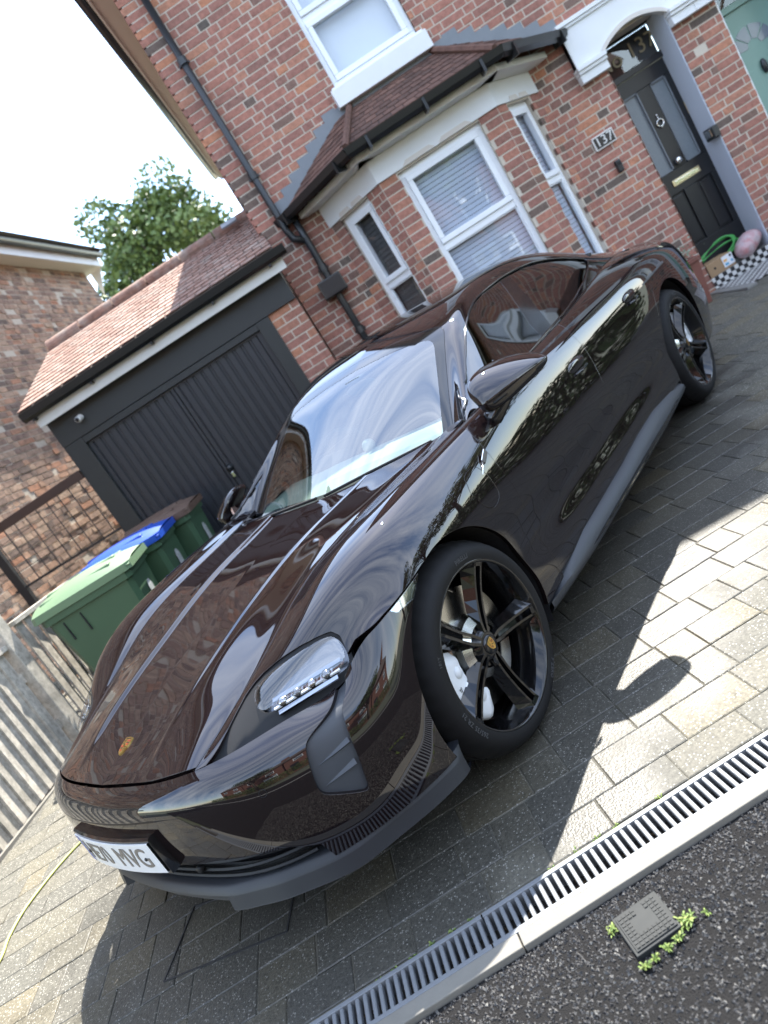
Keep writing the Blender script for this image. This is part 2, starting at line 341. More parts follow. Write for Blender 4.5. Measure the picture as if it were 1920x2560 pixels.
# chippings standing proud of the tarmac where it is near
ns = 30000
uu = nrng.uniform(-.75, 1.6, ns); vv = -.176-nrng.uniform(0, 1, ns)**1.15*.85
P = np.array([gp(a, b, -.0115) for a, b in zip(uu, vv)])
g0 = np.array([[1, 0, 0], [-.5, .87, 0], [-.5, -.87, 0], [.3, .2, .75], [-.35, -.1, .6]])
sz = nrng.uniform(.0024, .0056, ns)[:, None, None]*nrng.uniform(.7, 1.35, (ns, 1, 3)); ang = nrng.uniform(0, 6.28, ns)
ca, sa = np.cos(ang)[:, None], np.sin(ang)[:, None]
L_ = g0[None]*sz; V = np.stack([L_[..., 0]*ca-L_[..., 1]*sa, L_[..., 0]*sa+L_[..., 1]*ca, L_[..., 2]*1.1], -1)+P[:, None]
fb = np.array([(0, 1, 3), (1, 4, 3), (1, 2, 4), (2, 0, 4), (0, 3, 4)]); Fc = (fb[None]+5*np.arange(ns)[:, None, None]).reshape(-1, 3)
ramp_mat('chipping', [(0., (.030, .029, .029)), (.5, (.055, .053, .052)), (.85, (.085, .082, .078)), (1., (.15, .145, .133))], 'tint', .75, grain=(200, .3))
tag(mesh_obj('chippings', V.reshape(-1, 3).tolist(), Fc.tolist(), MATS['chipping'], foot, tint=np.repeat(nrng.random(ns), 5)), kind='stuff')
# concrete edging strip in lengths
ed = empty('concrete_edging', 'pale concrete edging strip between the drain grating and the black tarmac', 'kerb edging')
for k in range(5):
    u0 = -1.6+k*.9+.17; mb = MB(); mb.prism([gp(u0, -.168, -.05), gp(u0+.896, -.168, -.05), gp(u0+.896, -.121, -.05), gp(u0, -.121, -.05)], GU*.055)
    build(mb, 'edging_block', MATS['concrete'], ed, bevel=.003)
# channel drain
mat('galv', (.19, .20, .21), .55, .3, noise=(30, .5, (.13, .137, .147))); mat('channel_dirt', (.022, .020, .017), .95, noise=(50, .7, (.06, .05, .04)))
dr = empty('channel_drain', 'long galvanised grating of a channel drain across the front of the drive', 'drain')
mb = MB(); mb.add([gp(-2, -.12, -.055), gp(3, -.12, -.055), gp(3, .002, -.055), gp(-2, .002, -.055)], [(0, 1, 2, 3)])
build(mb, 'channel', MATS['channel_dirt'], dr)
for a, b, h in ((-.1185, -.104, .002), (-.015, -.001, .002)):
    for k in range(5):
        u0 = -1.93+k*1.0+.23; mb = MB(); mb.prism([gp(u0, a, -.06), gp(u0+.996, a, -.06), gp(u0+.996, b, -.06), gp(u0, b, -.06)], GU*(.06+h))
        build(mb, 'grating_rail', MATS['galv'], dr, bevel=.0015)
sl = MB(); w2 = .0056
prof = [(-w2, -.018), (w2, -.018), (w2, -.002), (w2*.55, .0005), (-w2*.55, .0005), (-w2, -.002)]
sl.add([(x, y, z) for y in (-.0455, .0455) for x, z in prof], [tuple(range(6)), tuple(range(6, 12))[::-1]]+[(i, 6+i, 6+(i+1) % 6, (i+1) % 6) for i in range(6)])
sm = bpy.data.meshes.new('slat'); sm.from_pydata(sl.v, [], sl.f); sm.materials.append(MATS['galv'])
for k in range(110):
    u0 = -1.2+k*.0232
    x, y, z = gp(u0, -.0595); inst('slat', sm, gmat(x, y, AD+.02, -.001), dr)
# debris in the channel
mat('leaf_litter', (.10, .065, .03), .9)
lm = MB()
for k in range(120):
    x, y, z = gp(rnd.uniform(-1.2, 1.3), rnd.uniform(-.1, -.02), -.05); s = rnd.uniform(.003, .009); a = rnd.random()*6
    lm.obox((x, y, z), (s*math.cos(a), s*math.sin(a), rnd.uniform(-.3, .3)*s), (-s*.6*math.sin(a), s*.6*math.cos(a), 0), (0, 0, .0008))
tag(build(lm, 'litter', MATS['leaf_litter'], dr), kind='stuff')
# square access cover
mat('cover_plastic', (.020, .022, .022), .7, 0, .25, noise=(40, .5, (.032, .034, .033)))
cvx, cvy = -.108, 1.390
cv_ = empty('access_cover', 'small square grey plastic service cover set in the tarmac beside weeds', 'cover', gmat(cvx, cvy, AD+.05, -.004))
mb = MB(); mb.box(-.060, .060, -.058, .058, -.03, .004); build(mb, 'frame', MATS['cover_plastic'], cv_, bevel=.002)
mb = MB(); mb.box(-.0535, .0535, -.0515, .0515, .002, .0075); build(mb, 'lid', MATS['cover_plastic'], cv_, bevel=.001)
tm = MB(); tm.box(-.0042, .0042, -.0042, .0042, .0075, .0098); t_me = bpy.data.meshes.new('tread_square'); t_me.from_pydata(tm.v, [], tm.f); t_me.materials.append(MATS['cover_plastic'])
for i in range(9):
    for j in range(9):
        if 2 <= i <= 6 and 3 <= j <= 6: continue
        if j > 6 and 3 < i < 6: continue
        inst('tread_square', t_me, Matrix.Translation((-.0444+i*.0111, -.0424+j*.0106, 0)), cv_)
mb = MB(); mb.lathe([(.0042, .0076), (.0056, .0092), (.0066, .0078)], 14, c=(.030, -.044, 0)); build(mb, 'lift_hole', MATS['dark_void'], cv_)
# weeds
ramp_mat('weed_leaf', [(0., (.075, .12, .028)), (.6, (.12, .17, .040)), (1., (.18, .21, .06))], 'random', .6, grain=(80, .3))
def blade(mb, b, a, ln, w, lift, seg=4):
    L1 = []
    for i in range(seg+1):
        t = i/seg; r = ln*t; ww = w*math.sin(math.pi*min(.08+.84*t, 1))**.7*(1+.25*math.sin(9*t)); z = lift*ln*math.sin(2.2*t)
        cx, cy = b[0]+math.cos(a)*r, b[1]+math.sin(a)*r; L1.append([(cx-math.sin(a)*ww, cy+math.cos(a)*ww, b[2]+z+.002), (cx, cy, b[2]+z), (cx+math.sin(a)*ww, cy-math.cos(a)*ww, b[2]+z+.002)])
    mb.grid(L1)
def weed(name, label, pts, n, size, grp='weeds growing in the cracks'):
    c = np.mean(pts, 0); e = empty(name, label, 'weed', loc(c[0], c[1], gz(c[0], c[1])-.008), grp)
    for k in range(n):
        p = pts[rnd.randrange(len(pts))]; mb = MB()
        blade(mb, (p[0]+rnd.gauss(0, size*.22)-c[0], p[1]+rnd.gauss(0, size*.12)-c[1], 0), rnd.random()*6.28, size*rnd.uniform(.5, 1.2), size*rnd.uniform(.12, .22), rnd.uniform(.2, .8))
        build(mb, 'leaf', MATS['weed_leaf'], e, smooth=True)
weed('weed', 'bright green weeds along the lower edge of the square cover', [(-.035, 1.338), (-.06, 1.322), (-.09, 1.312), (-.125, 1.305), (-.15, 1.298)], 120, .0125)
weed('weed', 'larger leafy weed at the right hand corner of the square cover', [(-.030, 1.352), (-.018, 1.348)], 44, .018)
weed('weed', 'small weed at the upper left corner of the square cover', [(-.180, 1.425), (-.185, 1.41)], 30, .012)
weed('weed', 'tiny weed seedling in the tarmac right of the square cover', [(.022, 1.345)], 8, .011)
weed('weed', 'sparse moss and weed along the drain edge by the sunlit blocks', [gp(.72, .004)[:2], gp(.66, .004)[:2], gp(.52, .004)[:2], gp(.86, .004)[:2], gp(.60, .006)[:2]], 60, .012)
weed('weed', 'green weeds along the shaded end of the drain', [gp(a, .004)[:2] for a in (-.02, .03, .09, .15, .21, .27)], 90, .011)
# ---------------------------------------------------------------- brickwork
BUDGET = {}
BRICK_ME = {}
def brick_unit(m):
    if m not in BRICK_ME:
        mb = MB(); mb.box(-.5, .5, -.5, .5, -.5, .5); me = bpy.data.meshes.new('brick'); me.from_pydata(mb.v, [], mb.f); me.materials.append(MATS[m]); BRICK_ME[m] = me
    return BRICK_ME[m]
def cut_spans(u0, u1, z0, z1, holes):
    sp = [(u0, u1)]
    for a, b, c, d in holes:
        if c < z1-.012 and d > z0+.012:
            n = []
            for p, q in sp:
                if b <= p or a >= q: n.append((p, q)); continue
                if a-p > .02: n.append((p, a))
                if q-b > .02: n.append((b, q))
            sp = n
    return sp
def brickwork(jobs, o, u, n, u0, u1, z0, z1, holes=(), course=.0725, bond='flemish', jit=.0):
    """lays bricks on the plane through o (u along the wall, n outward); appends (centre, size, axes) to jobs"""
    o, u, n = (np.asarray(a, float) for a in (o, u, n)); j = .0125; k = 0; z = z0
    while z < z1-.02:
        h = min(course-j, z1-z); x = u0-(0 if k % 2 == 0 else (.1125+.056 if bond == 'flemish' else .1125)); i = k % 2
        while x < u1:
            if bond == 'flemish': l = .225 if (i % 2 == 0) else .1125
            else: l = .225
            i += 1; a, b = max(x, u0), min(x+l-j, u1)
            if b-a > .02:
                for p, q in cut_spans(a, b, z, z+h, holes):
                    if q-p > .02:
                        c = o+u*((p+q)/2)+np.array([0, 0, z+h/2])
                        jobs.append((c, (q-p, .10, h), u, n, rnd.gauss(0, 1)))
            x += l
        z += course; k += 1
def lay(jobs, parent, m_part, m_field, nmax=300, origin=(0, 0, 0), proud=.0035, rough=.0012, depth=.03):
    cs = np.array([j[0] for j in jobs]); q, dep = proj_px(cs)
    vis = (dep > .3) & (q[:, 0] > -20) & (q[:, 0] < 1940) & (q[:, 1] > -20) & (q[:, 1] < 2580)
    facing = np.array([(np.array(CAM)-j[0])@j[3] for j in jobs]) > 0
    area = np.array([j[1][0]*j[1][2] for j in jobs])/np.maximum(dep, .3)**2
    sc = np.where(vis & facing, area, area*1e-6); order = np.argsort(-sc); solo = set(order[:nmax].tolist())
    rest = MB(); tints = []; org = np.asarray(origin, float)
    for i, (c, s, u, n, g) in enumerate(jobs):
        off = c+n*(proud-depth/2+g*rough)-org
        if i in solo:
            w = np.array([0, 0, 1.]); M = Matrix.Identity(4)
            for r in range(3): M[r][0] = u[r]*s[0]; M[r][1] = n[r]*depth; M[r][2] = w[r]*s[2]; M[r][3] = off[r]
            ob = bpy.data.objects.new('brick', brick_unit(m_part)); C.objects.link(ob); ob.parent = parent; ob.matrix_local = M
        else:
            a, b, w = np.asarray(u)*s[0]/2, np.asarray(n)*depth/2, np.array([0, 0, s[2]/2])
            P = [off+p*a+b+q2*w for p in (-1, 1) for q2 in (-1, 1)]+[off+p*a-b+q2*w for p in (-1, 1) for q2 in (-1, 1)]
            F = [(0, 2, 3, 1), (0, 1, 5, 4), (2, 6, 7, 3), (1, 3, 7, 5), (0, 4, 6, 2)]
            if np.dot(np.cross(u, n), (0, 0, 1)) > 0: F = [f[::-1] for f in F]
            rest.add(P, F); tints += [rnd.random()]*5
    if rest.v: tag(build(rest, 'brick_field', MATS[m_field], parent, tint=tints), kind='stuff')
def panel(mb, o, u, n, u0, u1, z0, z1, holes, t=.25):
    """wall body with rectangular openings, outer face on the plane"""
    o, u, n = (np.asarray(a, float) for a in (o, u, n))
    us = sorted({u0, u1, *[min(max(a, u0), u1) for h in holes for a in h[:2]]}); zs = sorted({z0, z1, *[min(max(a, z0), z1) for h in holes for a in h[2:]]})
    for a, b in zip(us[:-1], us[1:]):
        for c, d in zip(zs[:-1], zs[1:]):
            mu, mz = (a+b)/2, (c+d)/2
            if any(h[0] < mu < h[1] and h[2] < mz < h[3] for h in holes): continue
            P = [o+u*a+np.array([0, 0, c]), o+u*b+np.array([0, 0, c]), o+u*b+np.array([0, 0, d]), o+u*a+np.array([0, 0, d])]
            mb.prism(P, -n*t)
def pl(o, u, n):
    o, u, n = (np.asarray(a, float) for a in (o, u, n))
    return lambda a, z, d=0.: o+u*a+n*d+np.array([0, 0, z])
def ubox(mb, P, a0, a1, z0, z1, d0, d1):
    """box on a wall frame P: a along, z up, d outward"""
    c = (P((a0+a1)/2, (z0+z1)/2, (d0+d1)/2)); u = P(1, 0)-P(0, 0); n = P(0, 0, 1)-P(0, 0)
    return mb.obox(c, u*(a1-a0)/2, n*(d1-d0)/2, np.array([0, 0, (z1-z0)/2]))
def window(parent, P, a0, a1, z0, z1, d=-.06, fw=.055, mids=(), sash=True, back='blind', sill=True, blind_to=None, slats=False, org=(0, 0, 0), sash_rows=None):
    """upvc window: frame, casement frames, panes, sill; each its own part"""
    org = np.asarray(org, float); Q = lambda a, z, dd=0.: P(a, z, dd)-org
    mb = MB()
    for x0, x1, y0, y1 in ((a0, a1, z1-fw, z1), (a0, a1, z0, z0+fw), (a0, a0+fw, z0+fw, z1-fw), (a1-fw, a1, z0+fw, z1-fw)): ubox(mb, Q, x0, x1, y0, y1, d-.05, d)
    zs = [z0+fw]+[m for m in mids]+[z1-fw]
    for m in mids: ubox(mb, Q, a0+fw, a1-fw, m-.03, m+.03, d-.05, d-.002)
    w = build(mb, 'window', MATS['upvc'], parent, bevel=.004)
    for k in range(len(zs)-1):
        b, t = zs[k]+(.03 if k else 0), zs[k+1]-(.03 if k < len(zs)-2 else 0)
        s = .048 if (sash and (sash_rows is None or k in sash_rows)) else .012
        mb = MB(); c0, c1 = a0+fw, a1-fw
        for x0, x1, y0, y1 in ((c0, c1, t-s, t), (c0, c1, b, b+s), (c0, c0+s, b+s, t-s), (c1-s, c1, b+s, t-s)): ubox(mb, Q, x0, x1, y0, y1, d-.04, d+(.016 if s > .02 else -.01))
        build(mb, 'frame', MATS['upvc'], w, bevel=.005)
        mb = MB(); mb.add([Q(c0+s, b+s, d-.024), Q(c1-s, b+s, d-.024), Q(c1-s, t-s, d-.024), Q(c0+s, t-s, d-.024)], [(0, 1, 2, 3)]); build(mb, 'pane', MATS['window_glass'], w)
    if slats:
        mb = MB(); zz = z0+fw
        while zz < z1-fw:
            ubox(mb, Q, a0+fw, a1-fw, zz, zz+.036, d-.075, d-.068); zz += .041
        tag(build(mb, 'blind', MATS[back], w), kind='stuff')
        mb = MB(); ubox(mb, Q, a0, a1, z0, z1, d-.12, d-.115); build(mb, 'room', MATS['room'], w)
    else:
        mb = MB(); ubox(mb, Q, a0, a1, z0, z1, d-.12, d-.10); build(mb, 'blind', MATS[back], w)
    return w
def tiles(parent, name, A, B, Cc, Dd, rows, cols, m_part, m_field, nmax=300, org=(0, 0, 0), th=.006):
    """roof tiles on the quad A,B (eaves, left to right) .. D,C (top): each tile its own mesh copy while they last"""
    A, B, Cc, Dd = (np.asarray(p, float) for p in (A, B, Cc, Dd)); org = np.asarray(org, float)
    nrm = np.cross(B-A, Dd-A); nrm /= np.linalg.norm(nrm); n = 0; rest = MB(); tt = []; cnt = 0
    for r in range(rows):
        t0, t1 = r/rows, (r+1.12)/rows; sh = .5*(r % 2)
        c0, c1 = A+(Dd-A)*t0, B+(Cc-B)*t0; d0, d1 = A+(Dd-A)*min(t1, 1), B+(Cc-B)*min(t1, 1)
        k = -sh
        while k < cols:
            a, b = max(k, 0)/cols, min(k+1, cols)/cols; k += 1
            if b-a < .15/cols: continue
            g = .03/cols
            P = [c0+(c1-c0)*(a+g), c0+(c1-c0)*(b-g), d0+(d1-d0)*(b-g), d0+(d1-d0)*(a+g)]
            lift = rnd.uniform(0, .0016); lo, hi = nrm*(th*1.6+lift), nrm*(.004)
            V = [P[0]+lo-org, P[1]+lo-org, P[2]+hi-org, P[3]+hi-org, P[0]+lo-nrm*th-org, P[1]+lo-nrm*th-org]
            F = [(0, 1, 2, 3), (4, 5, 1, 0), (0, 3, 4), (5, 2, 1)]
            if cnt < nmax: mesh_obj(name, V, F, MATS[m_part], parent); cnt += 1
            else: rest.add(V, F); tt += [rnd.random()]*len(F)
    if rest.v: tag(build(rest, name+'_field', MATS[m_field], parent, tint=tt), kind='stuff')
    return cnt
# ---------------------------------------------------------------- house 137
WY = 7.2; X0 = -.15; PX = 4.185                  # wall plane, left corner, party line
house = empty('brick_house', 'red brick terraced house with a tiled bay window and number 137 door', 'house', loc(0, WY, 0))
HO = np.array([0, WY, 0.])
PW = pl((0, WY, 0), (1, 0, 0), (0, -1, 0))
eave = 5.5
jobs = []; body = MB()
W_UP = (1.125, 1.988, 3.43, 4.85); DOOR = (3.30, 3.965, .0, 2.52); BAY = (.50, 2.62, 0, 2.62)
holes = [W_UP, DOOR, BAY]
panel(body, (0, 0, 0), (1, 0, 0), (0, -1, 0), X0, PX, -.1, eave, holes)
brickwork(jobs, (0, WY, 0), (1, 0, 0), (0, -1, 0), X0, PX, .02, eave, holes)
# reveals of the openings
# left flank
body.box(X0, X0+.22, .25, 7.4, -.1, eave)
fl = []; brickwork(fl, (X0, WY, 0), (0, 1, 0), (-1, 0, 0), 0, 7.4, 2.0, eave); jobs += fl
body.box(X0, PX, 7.2, 7.4, -.1, eave)
# door reveals: brick on the left, painted jamb on the right
build(body, 'wall', MATS['mortar'], house)
# bay
bl_, br_, fl_, fr_ = np.array([.46, WY, 0]), np.array([2.66, WY, 0]), np.array([.955, 6.66, 0]), np.array([2.12, 6.66, 0])
faces = []
for a, b in ((bl_, fl_), (fl_, fr_), (fr_, br_)):
    u = (b-a)/np.linalg.norm(b-a); n = np.array([u[1], -u[0], 0]); faces.append((a, u, n, np.linalg.norm(b-a)))
bb = MB(); bz0, bz1, sz_, wt = -.1, 2.66, .86, 2.455
wins = [(.135, .555), (.175, .985), (.175, .595)]
bj = []
for (a, u, n, L), (w0, w1) in zip(faces, wins):
    h = [(w0, w1, sz_, wt)]
    panel(bb, a, u, n, 0, L, bz0, bz1, h, .2); brickwork(bj, a, u, n, .004, L-.004, .02, 2.47, h, bond='flemish')
build(bb, 'bay_wall', MATS['mortar'], house).location = -HO
lay(jobs+bj, house, 'brick', 'brick_field', 300, HO)
for k, ((a, u, n, L), (w0, w1)) in enumerate(zip(faces, wins)):
    P = pl(a, u, n)
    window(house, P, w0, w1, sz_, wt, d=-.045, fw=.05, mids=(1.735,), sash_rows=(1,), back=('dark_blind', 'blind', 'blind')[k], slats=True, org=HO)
    Q = lambda aa, z, d=0., P=P: P(aa, z, d)-HO
    mb = MB(); ubox(mb, Q, -.03, L+.03, sz_-.09, sz_, -.1, .055); build(mb, 'stone_sill', MATS['white_render'], house, bevel=.006)
    mb = MB(); ubox(mb, Q, -.012, L+.012, 2.47, 2.665, -.05, .022); build(mb, 'lintel_band', MATS['white_render'], house, bevel=.004)
    # cusped heads over each light
    for q in ((w0+w1)/2-(w1-w0)*.22, (w0+w1)/2+(w1-w0)*.22):
        hw = (w1-w0)*.20; R_ = [P(q-hw, 2.472, .0)-HO, P(q+hw, 2.472, 0)-HO, P(q+hw*.72, 2.512, 0)-HO, P(q-hw*.72, 2.512, 0)-HO]
        mb = MB(); mb.prism(R_, n*.028); build(mb, 'lintel_cusp', MATS['soffit'], house)
    mb = MB(); ubox(mb, Q, -.09, L+.09, 2.665, 2.72, -.05, .20); build(mb, 'fascia', MATS['timber_white'], house, bevel=.004)
# bay roof
def off(p, d): return p
eo = .26
ex = [np.array([bl_[0]-.36, WY, 2.77]), np.array([fl_[0]-.12, 6.66-eo, 2.77]), np.array([fr_[0]+.12, 6.66-eo, 2.77]), np.array([br_[0]+.42, WY, 2.77])]
tp = [np.array([1.02, WY, 3.235]), np.array([1.16, WY, 3.235]), np.array([2.02, WY, 3.235]), np.array([2.16, WY, 3.235])]
n1 = tiles(house, 'roof_tile', ex[1], ex[2], tp[2], tp[1], 9, 11, 'bay_tile', 'bay_tile_field', 300, HO)
n2 = tiles(house, 'roof_tile', ex[0], ex[1], tp[1], tp[0], 9, 7, 'bay_tile', 'bay_tile_field', 300, HO)
n3 = tiles(house, 'roof_tile', ex[2], ex[3], tp[3], tp[2], 9, 7, 'bay_tile', 'bay_tile_field', 300, HO)
mb = MB()
for i in range(3): mb.prism([ex[i]-HO-[0, 0, .03], ex[i+1]-HO-[0, 0, .03], tp[i+1]-HO-[0, 0, .03], tp[i]-HO-[0, 0, .03]], (0, 0, .025))
build(mb, 'bay_roof_deck', MATS['dark_void'], house)
for a, b in ((ex[1], tp[1]), (ex[2], tp[2])):
    mb = MB(); pts = [a+(b-a)*t+[0, 0, .035]-HO for t in np.linspace(0, 1, 10)]; mb.tube(pts, .03, 6); build(mb, 'hip_tile', MATS['bay_tile'], house)
for i in range(3):
    a, b = ex[i]-HO, ex[i+1]-HO; d = (b-a)/np.linalg.norm(b-a); nn = np.array([d[1], -d[0], 0])
    mb = MB(); gp_ = [(.0, .035), (.015, -.02), (.05, -.048), (.085, -.02), (.10, .035), (.09, .035), (.05, -.035), (.01, .03)]
    r0, r1 = a-d*.03, b+d*.03
    P0 = [r0+nn*(x-.015)+np.array([0, 0, z-.02]) for x, z in gp_]; mb.prism(P0, r1-r0); build(mb, 'gutter', MATS['gutter_black'], house)
    for t in np.linspace(.12, .88, 3 if i == 1 else 2):
        c = a+(b-a)*t; mb = MB(); mb.obox(c+nn*.03+np.array([0, 0, -.045]), d*.012, nn*.06, np.array([0, 0, .05])); build(mb, 'gutter_bracket', MATS['gutter_black'], house)
# stepped lead flashing on the wall over the bay roof
for A_, B_ in ((ex[0], tp[0]), (ex[3], tp[3])):
    k = 7
    for i in range(k):
        p, q = A_+(B_-A_)*(i/k), A_+(B_-A_)*((i+1)/k); x0, x1 = sorted((p[0], q[0])); zl = min(p[2], q[2])
        mb = MB(); mb.box(x0-.002, x1+.002, -.012-.001*(i % 2), 0.004, zl-.02, max(p[2], q[2])+.085); build(mb, 'lead_flashing', MATS['lead'], house)
mb = MB(); mb.box(1.0, 2.18, -.013, .004, 3.215, 3.30); build(mb, 'lead_flashing', MATS['lead'], house)
mb = MB(); mb.box(1.06, 2.045, -.085, .0, 3.265, 3.425); build(mb, 'stone_sill', MATS['white_render'], house, bevel=.006)
mb = MB(); mb.box(1.085, 2.02, -.05, .04, 3.425, 3.445); build(mb, 'stone_sill', MATS['upvc'], house)
# upper window
window(house, PW, W_UP[0], W_UP[1], W_UP[2]+.015, W_UP[3], d=-.03, fw=.05, mids=(4.06,), back='curtain', org=HO)
mb = MB(); mb.box(1.0, 2.11, -.02, .02, 4.85, 5.05); build(mb, 'lintel', MATS['white_render'], house)
# porch stone head with its segmental arch, corbels
def porch(x0, x1, ax0, ax1, mirror, ho, parent):
    """stone head between x0..x1 with an arched opening ax0..ax1 (world x)"""
    zt, zs, rise = 2.83, 2.43, .125; mx = (lambda x: 2*PX-x) if mirror else (lambda x: x)
    arc = [(ax0+(ax1-ax0)*t, zs+rise*math.sin(math.pi*t)**.75) for t in np.linspace(0, 1, 17)]
    mb = MB()
    for (a, za), (b, zb) in zip(arc[:-1], arc[1:]):
        q = [(mx(a), WY, za), (mx(b), WY, zb), (mx(b), WY, zt), (mx(a), WY, zt)]; mb.prism([np.array(p)-ho+[0, .02, 0] for p in q], (0, -.085, 0))
    for a, b in ((x0, ax0), (ax1, x1)):
        q = [(mx(a), WY, zs), (mx(b), WY, zs), (mx(b), WY, zt), (mx(a), WY, zt)]; mb.prism([np.array(p)-ho+[0, .02, 0] for p in q], (0, -.085, 0))
    build(mb, 'porch_head', MATS['white_render'], parent)
    mb = MB()
    for (a, za), (b, zb) in zip(arc[:-1], arc[1:]):                           # moulded soffit edge
        q = [(mx(a), WY-.066, za-.016), (mx(b), WY-.066, zb-.016), (mx(b), WY-.066, zb+.022), (mx(a), WY-.066, za+.022)]; mb.prism([np.array(p)-ho for p in q], (0, -.02, 0))
    build(mb, 'arch_moulding', MATS['soffit'], parent)
    for h0, h1, d in ((2.80, 2.835, .10), (2.775, 2.80, .085)):
        mb = MB(); p = sorted((mx(x0-.02), mx(x1))); mb.box(p[0], p[1], -d, .0, h0, h1); build(mb, 'cornice', MATS['white_render'], parent, bevel=.004)
    mb = MB(); p = sorted((mx(x0), mx(x0+.03))); mb.box(p[0], p[1], -.078, .0, 2.44, 2.775); build(mb, 'cornice', MATS['white_render'], parent)
    for c0, c1 in ((x0-.01, ax0+.012), (ax1-.005, x1)):
        for i, (h0, h1, d) in enumerate(((2.405, 2.44, .125), (2.375, 2.405, .108), (2.30, 2.375, .088))):
            mb = MB(); p = sorted((mx(c0), mx(c1))); mb.box(p[0]-.004*(2-i), p[1]+.004*(2-i), -d, .0, h0, h1); build(mb, 'corbel', MATS['white_render'], parent, bevel=.005)
porch(3.045, PX-.001, 3.30, 3.965, False, HO, house)
